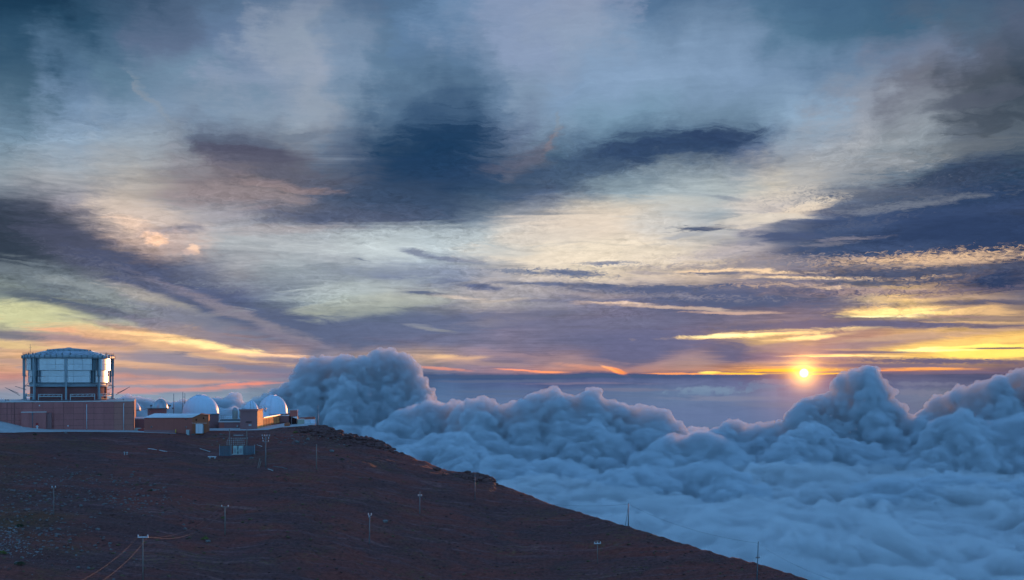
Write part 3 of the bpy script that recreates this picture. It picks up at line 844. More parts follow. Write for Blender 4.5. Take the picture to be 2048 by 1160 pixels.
# ring beam on top of the columns
RB = 86.5*s; RI = R0+1.0
MB().lathe([(RI, zz(717.8)), (RB-.2, zz(717.8)), (RB, zz(716.8)), (RB, zz(711.6)), (RB-.25, zz(711)), (RI-1, zz(711))], 96).build('ring_beam', M_STEEL, T)
for k in range(48):
    phi = 7.5*k; p = pol(phi, RB+.06, 0); Rm = Matrix.Translation(p) @ Matrix.Rotation(math.radians(phi), 4, 'Z')
    MB().box(-.12, .12, -.1, .1, zz(717.4), zz(711.3), Rm).build('beam_stiffener', M_STEELD, T)
for k in range(40):
    phi = 9*k+rnd.uniform(-2, 2); hgt = rnd.choice((.5, .6, .9, 1.3))
    p = pol(phi, RB-.8, zz(711))
    MB().box(p.x-.25, p.x+.25, p.y-.25, p.y+.25, p.z, p.z+hgt*.6).tube(p+Vector((.1,0,0)), p+Vector((.1,0,hgt)), .05).build('winch', M_STEELD, T)
mb = MB()
for zq in (.55, 1.0):
    n = 96; 
    for k in range(n): mb.bar(pol(k*360/n, RB-.35, zz(711)+zq), pol((k+1)*360/n, RB-.35, zz(711)+zq), .07)
for k in range(48): mb.bar(pol(k*7.5, RB-.35, zz(711)), pol(k*7.5, RB-.35, zz(711)+1.0), .07)
mb.build('guard_rail', M_STEELD, T)
# roof: shallow dome with radial ribs and a flat cap disc
MB().lathe([(RI+1.0, zz(711.3)), (R0*.92, zz(708.4)), (R0*.75, zz(704.6)), (R0*.56, zz(701.8)), (R0*.53, zz(701.7))], 72).build('roof', M_SILVER, T)
for k in range(24):
    phi = 15*k+4; mb = MB(); pr = [(RI+1.0, 711.2), (R0*.92, 708.2), (R0*.75, 704.4), (R0*.56, 701.5)]
    for (r1, p1), (r2, p2) in zip(pr, pr[1:]): mb.bar(pol(phi, r1, zz(p1)+.08), pol(phi, r2, zz(p2)+.08), .10)
    mb.build('roof_rib', M_SILVER, T)
cp = MB().lathe([(R0*.56, zz(702)), (R0*.56, zz(699.6)), (R0*.54, zz(699.3)), (R0*.3, zz(697.3)), (R0*.08, zz(696.2)), (R0*.06, zz(695)), (0, zz(694.8))], 72).build('roof_cap', M_STEEL, T)
for k in range(24):
    p = pol(15*k, R0*.565, 0); MB().box(p.x-.15, p.x+.15, p.y-.15, p.y+.15, zz(702), zz(699.3)).build('cap_stud', M_STEELD, cp)
p = pol(-62, RB-1.5, zz(711)); MB().tube(p, p+Vector((0,0,zz(690)-zz(711))), .07).bar(p+Vector((-.6,0,3.0)), p+Vector((.6,0,3.0)), .06).build('antenna', M_STEELD, T)
# eight columns: thick upper sleeve, thinner lower tube, footplate, cross brace
for k in range(8):
    phi = -3.7+45*k; p = pol(phi, 82.6*s, 0); Rm = Matrix.Translation(p) @ Matrix.Rotation(math.radians(phi), 4, 'Z')
    cl = MB().box(-.34, .34, -.34, .34, 0, zz(750), Rm).build('column', M_STEEL, T)
    MB().box(-.52, .52, -.52, .52, zz(751), zz(717.8), Rm).build('sleeve', M_STEEL, cl)
    MB().box(-.68, .68, -.68, .68, zz(751.6), zz(750.6), Rm).build('collar', M_STEEL, cl)
    MB().box(-.9, .9, -.9, .9, 0, .25, Rm).build('foot_plate', M_STEELD, cl)
    mb = MB(); mb.bar(pol(phi, 82*s, zz(773)), pol(phi, R0+.6, zz(770)), .25).bar(pol(phi, 82*s, zz(752)), pol(phi, R0+1.2, zz(752)), .3)
    mb.bar(pol(phi+1, 82*s, zz(772)), pol(phi+9, R0+.6, zz(766)), .12); mb.build('brace', M_STEELD, T)
# service frames between the columns
for k in range(8):
    p0, p1 = -3.7+45*k+5.5, -3.7+45*(k+1)-5.5; rr = 80*s; mb = MB(); n = 10
    for q in range(n):
        a1, a2 = p0+(p1-p0)*q/n, p0+(p1-p0)*(q+1)/n
        for pyz, th in ((787.2, .2), (791.4, .28)): mb.bar(pol(a1, rr, zz(pyz)), pol(a2, rr, zz(pyz)), th)
        mb.bar(pol(a1, rr, zz(791.4)), pol(a1 if q % 2 else a2, rr, zz(787.2)), .12)
    fr = mb.build('service_frame', M_GREY, T)
    for a1 in (p0, p1): MB().bar(pol(a1, rr, 0), pol(a1, rr, zz(787)), .3).build('leg', M_GREY, fr)
    mb = MB(); mb.bar(pol(p0, rr-.3, zz(797)), pol(p1, rr-.3, zz(797)), .1); mb.build('rail', M_STEELD, fr)
# booms leaning out left and right of the drum
for sgn, a1, a2 in ((-1, (20, 774.5), (44, 786)), (-1, (24, 776.5), (46, 790)), (1, (250, 774.5), (226, 787)), (-1, (38, 772), (58, 779)), (1, (222, 773), (205, 781)), (1, (246, 777), (224, 790))):
    A = Vector(((a1[0]-135.8)*s, -2, zz(a1[1]))); Bq = Vector(((a2[0]-135.8)*s, -2, zz(a2[1])))
    MB().tube(A, Bq, .09).build('boom', M_STEELD, T)

# ------------------------------------------------------------------ dome helpers
def dome_thing(name, label, px, Yd, r_px, py_base, mat, slit=None, segs=12, shape=1.0, door_phi=0, cat='dome', seg_gap=.4, below=0, top=1.0):
    ctr = at(px, py_base, Yd); r = r_px*Yd/F
    vdr = Vector((ctr.x, ctr.y, 0)).normalized(); r_ = Vector((vdr.y, -vdr.x, 0))
    t = thing(name, label, cat, ctr, math.atan2(r_.y, r_.x))
    # gores
    prof = []; nn = 10; lo = -below
    for i in range(nn+1):
        a_ = lo+(math.pi/2-lo)*i/nn; prof.append((r*math.cos(a_)+.001, r*math.sin(a_)*shape*top))
    d = 2*math.pi/segs
    m_ = MB().lathe(prof, 5, a0=-math.pi/2-d/2+seg_gap/segs/8, a1=-math.pi/2+d/2-seg_gap/segs/8)
    me_ = m_.mesh('gore'); me_.materials.append(mat)
    for k in range(segs):
        o = bpy.data.objects.new('dome_gore', me_); C.objects.link(o); o.parent = t; o.rotation_euler = (0,0,k*d)
    MB().lathe([(a_*.985, z_*.985) for a_, z_ in prof], 36).build('inner_shell', M_GREY, t)
    z0 = prof[0][1]
    MB().lathe([(r*.9, z0-.5), (r*1.03, z0-.5), (r*1.03, z0+.05), (r*.9, z0+.05)], 48).build('base_ring', mat, t)
    if slit is not None:
        for sg in (-1, 1):
            mb = MB(); hw = r*.17*sg
            pts = []
            for i in range(13):
                a_ = math.radians(4+i*8.2); pts.append(Vector((hw, -math.cos(a_)*r*.995, math.sin(a_)*r*shape)))
            for p, q in zip(pts, pts[1:]): mb.bar(p, q, .1+r*.012, .15+r*.02)
            o = mb.build('shutter_rail', mat if slit[1] is None else slit[1], t); o.rotation_euler = (0,0,math.radians(slit[0]))
        mb = MB(); n = 12; V = []
        for i in range(n+1):
            a_ = math.radians(4+i*8.2)
            for hx in (-r*.16, r*.16): V.append((hx, -math.cos(a_)*r*1.012, math.sin(a_)*r*shape*1.012))
        mb.add(V, [(2*i, 2*i+1, 2*i+3, 2*i+2) for i in range(n)], True)
        o = mb.build('shutter', mat, t); o.rotation_euler = (0,0,math.radians(slit[0]))
    return t, r
def deck_z(px, py, Y): return at(px, py, Y).z
def block(name, label, cat, pxL, YL, pxR, YR, pyt, pyb, D, mat, roof=M_GREY, side=None, overhang=.25, rt_=.25, group=None, deep=SK):
    t, w, h = building(name, label, cat, pxL, YL, pxR, YR, pyt, pyb, group)
    MB().box(0, w, 0, D, -deep, h).build('wall', mat, t)
    if side: MB().box(w, w+.05, .02, D-.02, -deep, h-.01).build('side_wall', side, t)
    if rt_: MB().box(-overhang, w+overhang, -overhang, D+overhang, h, h+rt_).build('roof', roof, t)
    return t, w, h
def ribs(t, x0, x1, z0, z1, step, mat, y=-.03, d=.06, name='siding_rib', wd=.08):
    mb = MB(); x = x0+step/2
    while x < x1: mb.box(x-wd/2, x+wd/2, y-d/2, y+d/2, z0, z1); x += step
    o = mb.build(name, mat, t); o['kind'] = 'stuff'; return o

# ---- small dome half hidden behind the right end of the big block
t, w, h = block('dome_base', 'small brown base behind the right end of the big block', 'building', 255, 470, 272.5, 473, 820, 842, 11, M_PURPLE, side=M_SUN_TINT, roof=M_GREY)
mb = MB()
for z in (.5, 1.0): mb.bar((-.2, -.2, h+z), (w+4, -.2, h+z), .08)
for x in np.linspace(0, w+4, 6): mb.bar((x, -.2, h), (x, -.2, h+1.0), .08)
mb.box(w, w+4, -.2, 3, h, h+.15); mb.build('balcony', M_STEEL, t)
dome_thing('white_dome', 'white dome mostly hidden behind the right corner of the big panelled block', 263, 476, 17.5, 819.5, M_WHITE, segs=16, slit=(35, None))
t, w, h = block('link_building', 'low mauve link building between the big block and the long white roofed shed', 'building', 262, 452, 291, 454, 838, 859, 8, M_PURPLE, roof=M_WHITER, rt_=.6)
# ---- silver dome on its own square base
t, w, h = block('dome_base', 'square brown base with orange lit side carrying the small silver dome', 'building', 299.3, 500, 333, 503, 817.5, 836, 9, M_PURPLE, side=M_SUN_TINT, roof=M_STEELD, rt_=.35, overhang=.5)
p = Vector((.6, 0, h+.35)); cm = MB().tube(p, p+Vector((0,0,.9)), .08).box(.2, 1.1, -.3, .5, h+1.1, h+1.8).build('roof_camera', M_STEELD, t)
p = Vector((w+1.2, 0, h)); MB().tube(p, p+Vector((0,0,1.2)), .08).box(w+.6, w+1.9, -.3, .5, h+1.0, h+1.8).build('roof_camera', M_STEELD, t)
dome_thing('silver_dome', 'small dull silver observatory dome left of the two thin masts', 321, 506, 14.2, 815.6, M_SLVD, slit=(40, M_GREY), segs=16, shape=1.22)
# ---- long shed with white metal roof and rust coloured gable
t, w, h = building('long_shed', 'long low red brown shed with white sloping metal roof and rust coloured gable', 'building', 288.5, 429, 384.3, 431, 835, 864.5)
zr = h+1.25; Dp = 11.0; wr = 6.1
MB().box(0, w, 0, Dp, -SK, h).build('wall', M_MAROON, t)
ribs(t, .3, w, 0, h, .75, M_MAROON)
# gable block turned towards the right
Mg = Matrix.Translation((w, 0, 0)) @ Matrix.Rotation(math.radians(6), 4, 'Z')
gp = [(0, 0, -SK), (wr, 0, -SK), (wr, 0, h+.75), (wr*.5, 0, h+1.25), (0, 0, h)]
gw = MB().poly([Mg @ Vector(p) for p in gp], Mg.to_3x3() @ Vector((0, 9, 0))).build('gable_wall', M_RUST, t)
MB().poly([(-.3, -.35, h-.05), (w, -.35, h-.05), (w+wr*.5, 0, zr+.05), (2.6, 6.5, zr+.05)], (0, 0, .16)).build('roof', M_WHITER, t)
MB().poly([Mg @ Vector(p) for p in ((wr*.48, -.3, h+1.3), (wr+.2, -.3, h+.78), (wr+.2, 9, h+.78), (wr*.48, 9, h+1.3))], (0, 0, .12)).build('roof_right_slope', M_RUST, t)
MB().poly([(2.6, 6.5, zr+.04), (w+wr*.5, 0, zr+.04), (w+wr*.5, 11, h), (2.6, 12, h)], (0,0,.1)).build('roof_back_slope', M_WHITER, t)
def rnd_vent(t, x, z, r, Mx=Matrix.Identity(4), mat=M_GREY):
    v = MB().lathe([(r, 0), (r, .22), (r*.8, .28)], 14, M4=Mx @ Matrix.Translation((x, 0, z)) @ Matrix.Rotation(math.radians(90), 4, 'X')).build('round_vent', mat, t)
    MB().lathe([(0, .05), (r*.8, .05)], 14, M4=Mx @ Matrix.Translation((x, 0, z)) @ Matrix.Rotation(math.radians(90), 4, 'X')).build('vent_opening', M_DARK, v)
sc_ = 430/F
rnd_vent(t, 1.35*2, h*(864.5-853.5)/29.5, .34); rnd_vent(t, (369.6-288.5)*sc_, h*(864.5-838)/29.5, .30); rnd_vent(t, (369.6-288.5)*sc_, h*(864.5-854)/29.5, .34)
rnd_vent(t, 1.55, h*.84, .42, Mg, M_RUST); rnd_vent(t, 4.35, h*.95, .38, Mg, M_RUST)
MB().box(0, wr-.5, -.12, 0, h*.60, h*.60+.12, Mg).build('gable_band', M_TRIM, t)
db = MB().box(1.45, 4.05, -1.6, 0, -.4, h*.56, Mg).build('porch', M_WHITER, t)
MB().box(4.05, 4.45, -.9, 0, -.4, h*.5, Mg).build('porch_side', M_STEEL, db)
MB().box(2.5, 2.58, -1.68, -1.6, .1, h*.5, Mg).build('door_edge', M_GREY, db)
t2 = thing('equipment_box', 'small grey equipment box standing left of the rust coloured gable', 'box', at(376, 868.5, 427.5), .1)
MB().box(-.65, .45, -.4, .5, -.3, 1.65).build('cabinet', M_GREY, t2); MB().box(.45, .68, -.35, .45, -.3, 1.55).build('side_panel', M_STEELD, t2); MB().box(-.7, .7, -.45, .55, 1.65, 1.72).build('lid', M_TRIM, t2)
lowp = MB().box(0, 63*sc_, -.75, -.55, -1.0, .75)
lw = lowp.build('low_wall', M_PURPLE, None); lw.location = at(289, 864, 427); lw.rotation_euler = (0,0,.02); tag(lw, 'low mauve wall running along the foot of the long shed', 'wall')
pt = thing('bollard', 'yellow bollard in front of the long shed', 'bollard', at(351.3, 864.2, 425.8))
MB().tube((0,0,-.2), (0,0,.95), .16, 10).build('post', M_YEL, pt); MB().lathe([(.17,.9), (.1,1.05), (0,1.08)], 10).build('cap', M_YEL, pt)
t2 = thing('transformer_box', 'low white box at the right corner of the big block', 'box', at(274.5, 861.5, 433), .1)
MB().box(-1.1, 1.2, 0, 1.2, -.2, .95).build('cabinet', M_BEIGE, t2); MB().box(-1.15, 1.25, -.05, 1.25, .95, 1.05).build('lid', M_WHITER, t2)
t2 = thing('dumpster', 'low dark red container between the big block and the long shed', 'container', at(283, 862.5, 431), .1)
MB().box(-1.4, 1.3, 0, 1.4, -.3, .8).build('body', M_RED, t2); MB().box(-1.45, 1.35, -.05, 1.45, .8, .9).build('lid', M_MAROON, t2)
# ---- masts behind the shed
for nm, lab, px, pyt, Y_, cross in (('mast', 'single thin mast left of the pair of masts behind the long shed', 347.5, 787, 515, 0), ('twin_mast', 'pair of thin masts joined by crossbars left of the large white dome', 365.6, 784, 515, 1)):
    a_ = at(px, 835, Y_); t2 = thing(nm, lab, 'mast', a_); H = (835-pyt)*Y_/F
    MB().tube((0,0,0), (0,0,H), .18, 8, .12).build('pole', M_STEELD, t2)
    if cross:
        H2 = (835-786.5)*Y_/F
        MB().tube((.98,0,H-7), (.98,0,H2), .17, 8, .12).build('pole', M_STEELD, t2)
        for q in (2.4, 4.6, 6.6): MB().bar((0,0,H-q), (1.0,0,H-q), .12).build('crossbar', M_STEELD, t2)
    else: MB().box(-.75, -.1, -.2, .2, H-7.3, H-6.6).build('junction_box', M_STEELD, t2)
# ---- large white dome and its base
t, w, h = block('dome_base', 'tall mauve base with vertical siding under the large white dome', 'building', 395, 462, 437.3, 466, 829.5, 860, 14, M_PURPLE, side=M_MAROON, roof=M_STEELD, rt_=.5)
ribs(t, w*.4, w, 0, h, .8, M_PURPLE)
MB().bar((w+.1, -.1, h*.55), (w+2.4, -.1, h*.18), .3, .3).build('gutter', M_PURPLE, t)
dome_thing('large_white_dome', 'large smooth pale blue white dome in the middle of the observatory row', 401.4, 470, 35.0, 824.5, M_WHITE, segs=24, below=.06, slit=(150, None))
# ---- low buildings to the tower
t, w, h = block('low_building', 'low mauve building with pale roof edge between the large dome and the square tower', 'building', 437.6, 462, 481, 462, 844.5, 859, 9, M_PURPLE, roof=M_TRIM, rt_=.4)
MB().box(.25, 2.3, -.06, .1, 0, h-.2).build('dark_opening', M_MAROON, t)
MB().box(0, w, 1.5, 8, h+.4, h+1.1).build('upper_roof', M_STEELD, t)
MB().box(w-1.6, w-1.0, -.12, 0, h*.35, h*.6).build('wall_box', M_GREY, t)
mb = MB()
for z in (1.9, 2.7): mb.bar((-.5, 3, h+z), (4.8, 3, h+z), .09)
for x in np.linspace(-.5, 4.8, 7): mb.bar((x, 3, h+1.1), (x, 3, h+2.7), .08)
mb.build('guard_rail', M_STEEL, t)
ts_ = thing('silo', 'small striped white silo with a rounded cap on the low roof', 'silo', at(470, 836, 468)); sr = 5*468/F; sh = 15*468/F
MB().lathe([(sr, -.8), (sr, sh)], 24).build('cylinder', M_BEIGE, ts_)
mb = MB(); 
for k in range(16):
    a_ = k*math.pi/8; mb.bar((sr*math.cos(a_), sr*math.sin(a_), 0), (sr*math.cos(a_), sr*math.sin(a_), sh), .16)
mb.build('stripe', M_STEEL, ts_)
MB().lathe([(sr*1.05, sh-.1), (sr*1.05, sh+.15), (sr*.9, sh+.75), (sr*.5, sh+1.25), (0, sh+1.4)], 24).build('cap', M_STEEL, ts_)
mb = MB(); mb.tube((2.2,0,0), (2.2,0,3), .35, 10).build('side_pipe', M_BEIGE, ts_)
# ---- square tower with small dome
t, w, h = block('square_tower', 'square mauve tower with bright orange lit side carrying the small white dome', 'building', 480.3, 451, 514.6, 451, 822, 860, 10.2, M_PURPLE, side=M_SUN_TINT, roof=M_PURPLE, rt_=.7, overhang=.35)
MB().box(w*.32, w*.68, -.12, .02, h*.40, h*.44).build('vent_slot', M_DARK, t)
MB().box(w*.5, w*.66, -.1, 0, h*.22, h*.3).build('wall_lamp', M_GREY, t)
dome_thing('small_white_dome', 'small white shuttered dome on top of the square tower', 502.2, 457, 13.6, 820.3, M_WHITE, slit=(8, M_STEEL), segs=16, shape=1.32)
o = dome_thing('hatch_dome', 'tiny dark grey cover beside the small white dome on the tower', 487, 454, 4.2, 819.8, M_SLVD, segs=8)[0]
ae = thing('roof_instruments', 'cluster of thin instruments on the orange lit side of the tower roof', 'instruments', at(524, 822.5, 462))
for k in range(9):
    x = rnd.uniform(-1.4, 1.6); y = rnd.uniform(-.5, 2); H = rnd.uniform(1.0, 2.0)
    MB().tube((x, y, -.3), (x+rnd.uniform(-.5,.5), y, H), .07).box(x-.2, x+.15, y-.15, y+.15, H-.4, H-.05).build('instrument', M_STEELD if k % 2 else M_STEEL, ae)
# ---- white ribbed cabin, turned: shaded left face, sunlit right face
cab = thing('white_cabin', 'white ribbed cabin with a pink sunlit side in front of the right hand dome', 'cabin', at(537, 835, 486), math.radians(38))
cw, ch, cd = 2.9, 23*486/F, 3.8
MB().box(-cw, 0, 0, cd, -.5, ch).build('wall', M_WHITE, cab)
for k in range(8):
    y = .25+k*cd/8; MB().box(0, .05, y-.08, y+.08, 0, ch-.1).build('siding_rib', M_WHITE, cab)
for k in range(4):
    x = -cw+.3+k*cw/4; MB().box(x-.05, x+.05, -.05, 0, 0, ch-.1).build('siding_rib', M_WHITE, cab)
MB().box(-cw-.08, .1, -.08, cd+.08, ch, ch+.12).build('roof', M_WHITER, cab)
# ---- right hand dome and its buildings
t, w, h = block('dome_base', 'dark brown base block under the right hand white dome', 'building', 520, 498, 583, 505, 827.5, 850, 12, M_PURPLE, side=M_RUST, roof=M_STEELD, rt_=.35)
dome_thing('right_white_dome', 'white dome at the right end of the row behind the cabin', 546.0, 500, 28.2, 822, M_WHITE, segs=20, slit=(-25, None), shape=1.13, below=.1)
# orange lit wing: wall facing right
xw = at(525.5, 0, 461).x
wing = thing('lit_wing', 'low wing with corrugated orange sunlit wall running back from the tower', 'building', (xw, 461, at(525, 857, 461).z))
WL = 33.0; WH = (857-836)*461/F; tilt_w = math.radians(8)
wing.rotation_euler = (0, 0, tilt_w-math.radians(8))
MB().box(-7, 0, .3, WL, -1.5, WH).build('wall', M_SUN_TINT, wing)
for k in range(22):
    y = .6+k*WL/22; MB().box(0, .16, y-.3, y+.3, -1.0, WH-.5-(.3 if k % 3 == 0 else 0)).build('siding_panel', M_SUN_TINT, wing)
MB().box(-7.2, .5, .1, WL+.2, WH, WH+.25).build('roof', M_WHITER, wing)
for k in range(6): MB().box(.18, .24, 1+k*5, 1.3+k*5, 0, WH-.8).build('downpipe', M_MAROON, wing)
t, w, h = block('end_building', 'small brown building with white sloping roof left of the open canopy', 'building', 560, 494, 579, 495, 832, 853, 10, M_PURPLE, side=M_RUST, roof=M_TRIM, rt_=.2)
MB().poly([(-2.6, -.4, h-.25), (2.3, -.4, h+.45), (2.3, 6, h+.45), (-2.6, 6, h-.25)], (0,0,.18)).build('roof_slope', M_WHITER, t)
MB().box(w-.1, w+.35, -.35, .05, -.5, h+.6).build('corner_post', M_RUST, t)
cn = thing('open_canopy', 'dark brown open fronted canopy with raised panel at the right end of the buildings', 'canopy', at(580, 848.5, 462))
ux = 462/F
MB().box(0, 15*ux, 0, .3, 16*ux, 28*ux).build('raised_panel', M_MAROON, cn)
MB().box(-.3, 15.6*ux, -.15, .4, 28*ux, 28.8*ux).build('top_edge', M_TRIM, cn)
MB().box(14.6*ux, 15.2*ux, -.1, .4, 0, 16*ux).build('post', M_STEELD, cn)
MB().box(2.5*ux, 3.5*ux, -.1, .4, 0, 16*ux).build('post', M_STEELD, cn)
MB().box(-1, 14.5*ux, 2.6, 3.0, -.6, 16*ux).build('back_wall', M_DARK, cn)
MB().poly([(4*ux, -.05, 14.5*ux), (14.4*ux, -.05, 11*ux), (14.4*ux, -.05, 15.8*ux)], (0, .15, 0)).build('gusset', M_WHITER, cn)
bx = thing('crate', 'brown boxy crate with yellow foot in front of the small end building', 'crate', at(574, 855, 452))
MB().poly([(-1.0,0,.35), (1.0,0,.35), (1.1,0,1.5), (.6,0,2.0), (-.9,0,1.9), (-1.2,0,1.2)], (0,1.3,0)).build('body', M_RUST, bx); MB().box(-.9, 1.1, .1, 1.2, -.1, .35).build('foot', M_YEL, bx)
for nm, lab, a1, a2, Y_, pt_, pb_, mt in (('trailer', 'beige green site trailer right of the open canopy', 595.5, 609, 462, 838.5, 850, M_BEIGE), ('trailer', 'white site trailer in the middle of the three at the ridge end', 609.6, 620.6, 462, 840, 850.5, M_WHITER), ('trailer', 'pinkish white trailer nearest the mast at the ridge end', 621.2, 631, 462, 839.5, 849.5, M_WHITE)):
    t, w, h = building(nm, lab, 'trailer', a1, Y_, a2, Y_+1, pt_, pb_, 'site trailers at the ridge end')
    MB().box(0, w, 0, 2.6, .15, h).build('body', mt, t); MB().box(-.1, w+.1, -.1, 2.7, h, h+.12).build('roof', M_WHITER, t)
    MB().box(w, w+.04, .2, 2.4, .3, h-.2).build('end_wall', M_WHITE, t)
    for x in np.arange(.4, w, .55): MB().box(x-.04, x+.04, -.04, 0, .25, h-.1).build('siding_rib', mt, t)
    for x in (.4, w-.6): MB().box(x, x+.2, .3, 2.3, -1.2, .15).build('support', M_STEELD, t)
ms = thing('ridge_mast', 'slim dark mast with crossbar at the end of the ridge beyond the trailers', 'mast', at(635.6, 851, 446)); H = 41*446/F
MB().tube((0,0,-.5), (0,0,H*.72), .2, 8, .15).build('pole', M_STEELD, ms); MB().tube((0,0,H*.7), (0,0,H), .1, 8, .07).build('pole_tip', M_STEELD, ms)
MB().bar((-.9,0,H*.28), (1.0,0,H*.28), .1).build('crossbar', M_STEELD, ms)
for q in (.86, .93): MB().bar((-.35,0,H*q), (.35,0,H*q), .07).build('crossbar', M_STEELD, ms)

# ================================================================== poles, wires and small things on the slope
def crossarm(t, z, w, ins=3, parent=None, y=0, mat=None, rz=0):
    R_ = Matrix.Rotation(rz, 4, 'Z')
    a_ = MB().box(-w/2, w/2, y-.1, y+.1, z-.11, z+.11, R_).build('crossarm', mat or M_WOODL, t)
    for k in range(ins):
        x = -w/2+.12+(w-.24)*k/max(ins-1, 1)
        MB().lathe([(.0, z+.1), (.09, z+.1), (.13, z+.2), (.13, z+.42), (.06, z+.5), (0, z+.52)], 8, c=(0,0), M4=R_ @ Matrix.Translation((x, y, 0))).build('insulator', M_INS, a_)
def pole(label, px, py_top, py_base, mat, arms, r=.13, lean=0, group='utility poles on the slope', rz=0, name='utility_pole', base=None):
    g = base or ground_at(px, py_base); H = (py_base-py_top)*g.y/F
    t = thing(name, label, 'pole', g, 0, group); t.rotation_euler = (0, lean, 0)
    MB().tube((0,0,-1.0), (0,0,H), r*1.15, 10, r*.8).build('post', mat, t)
    for (dz, w, n, kind) in arms:
        z = H-dz
        if kind == 'arm': crossarm(t, z, w, n, mat=mat if mat is M_WOODL else M_WOOD, rz=rz)
        elif kind == 'white': crossarm(t, z, w, n, mat=M_INS, rz=rz)
        elif kind == 'pot':
            MB().lathe([(0,0), (.22,0), (.24,.1), (.24,.75), (.1,.85), (0,.86)], 12, M4=Matrix.Translation((w, -.1, z-.4))).build('transformer', M_GREY, t)
        elif kind == 'knob':
            for sg in (-1, 1): MB().tube((0, 0, z-.1), (sg*w, 0, z+.25), .05).tube((sg*w, 0, z+.2), (sg*w, 0, z+.75), .1, 8).build('insulator', M_INS, t)
        elif kind == 'pin': MB().tube((0,0,z), (0,0,z+w), .05, 6).build('top_pin', mat, t)
    return t, g, H
P = {}
P['near'] = pole('tall pole with white U shaped crossarm nearest the camera at lower left', 286, 1074.5, 1166, M_WOOD, [(0, 2.2, 2, 'white')], r=.14)
P['mid'] = pole('pole with pale crossarm joined by two drooping cables to the nearest pole', 450, 1013, 1070, M_WOOD, [(.1, 1.9, 2, 'arm'), (-.3, .3, 0, 'pin')], r=.16)
P['left'] = pole('faint thin pole alone on the left part of the slope above the rubble', 107.5, 975, 1031, M_WOOD, [(.1, 1.1, 2, 'arm')], r=.13)
P['three'] = pole('pale pole with three stacked crossarms right of the fenced substation', 531.5, 870, 935, M_WOODL, [(.4, 2.6, 4, 'arm'), (1.3, 2.2, 3, 'arm'), (2.2, 2.0, 3, 'arm')], r=.2)
P['bare'] = pole('plain pole without crossarm below the end of the ridge', 633, 888, 938, M_WOOD, [(.1, .15, 0, 'pin')], r=.18)
P['two'] = pole('thin pole topped by two curved white insulators near the bottom centre', 738.5, 1028, 1087, M_WOODL, [(.5, .38, 0, 'knob'), (.9, .6, 1, 'arm')], r=.14, lean=.02)
P['cross'] = pole('thin pole with short white crossarm and top pin in the middle of the slope', 839.5, 984, 1027, M_WOODL, [(1.2, 1.2, 3, 'arm'), (0, .3, 0, 'pin')], r=.14, lean=.01)
P['dark'] = pole('very faint dark pole just below the rocky knob of the ridge line', 950, 947, 1000, M_STEELD, [(.1, .2, 0, 'pin')], r=.11)
P['white'] = pole('thin pole with a white cross shaped head low on the right part of the slope', 1195, 1080, 1128, M_WOOD, [(.25, .9, 0, 'arm'), (.9, 1.9, 3, 'white')], r=.10, rz=.35)
gb = Vector(((1256-CX)*float(CREST(1256))/F, float(CREST(1256))-1, ground_z(1256, float(CREST(1256))-1)))
P['ridge'] = pole('dark guyed pole standing on the ridge line against the cloud sea', 1256, 1008, 1055, M_STEELD, [(.1, .25, 0, 'pin'), (.8, .5, 0, 'arm')], r=.15, base=gb, rz=1.2)
MB().tube((-1.0, 0, -.6), (-.12, 0, P['ridge'][2]*.75), .07).build('stay', M_STEELD, P['ridge'][0])
g = ground_at(1513.5, 1172)
P['low'] = pole('tall dark pole cut by the bottom edge, farthest down the ridge at right', 1514, 1084, 1172, M_STEELD, [(0, .2, 0, 'pin'), (3.6, .9, 2, 'arm')], r=.13, lean=.035, base=g)

def wire(a, b, sag, label, n=28, r=.028, group='cables between the poles'):
    a = Vector(a); b = Vector(b); mb = MB(); pts = []
    for i in range(n+1):
        t = i/n; p = a.lerp(b, t); p.z -= sag*4*t*(1-t); pts.append(p)
    for p, q in zip(pts, pts[1:]): mb.tube(p, q, r, 4, caps=False)
    o = mb.build('cable', M_WIRE, None); tag(o, label, 'cable', group); return o
def tip(k, dx=0, dz=0): t, g, H = P[k]; return Vector((g.x+dx, g.y, g.z+H+dz))
wire(tip('near', -1.0, .1), tip('mid', -.9, .1), 2.7, 'upper drooping cable between the two poles at lower left', r=.042)
wire(tip('near', 1.0, .1), tip('mid', .9, .1), 3.1, 'lower drooping cable between the two poles at lower left', r=.042)
e1 = at(120, 1180, 150); e2 = at(165, 1184, 150)
wire(tip('near', -1.0, .1), e1, 1.2, 'cable running from the nearest pole down past the bottom left edge, farther left of two', r=.03)
wire(tip('near', 1.0, .1), e2, 1.2, 'cable running from the nearest pole down past the bottom left edge, nearer the pole', r=.03)
wire(tip('ridge', 0, -.3), tip('low', 0, -.2), 1.6, 'thin cable from the guyed ridge pole down to the last pole, over the cloud', r=.028)
wire(tip('ridge', 0, -.3), at(1040, 999, 360), 1.2, 'thin cable from the guyed ridge pole back up the ridge', r=.024)
wire(tip('low', 0, -.2), at(1760, 1184, 190), 1.5, 'thin cable leaving the last pole towards the bottom right', r=.018)
wire(tip('bare', 0, -.3), tip('cross', 0, -1.0), 1.5, 'thin cable down the slope from the plain pole to the middle pole', r=.030)
wire(tip('cross', 0, -1.0), tip('white', 0, -.8), 2.5, 'thin cable down the slope from the middle pole to the white headed pole', r=.028)
wire(tip('three', 1.0, -1.0), tip('bare', 0, -.3), .9, 'thin cable from the three crossarm pole to the plain pole', r=.030)

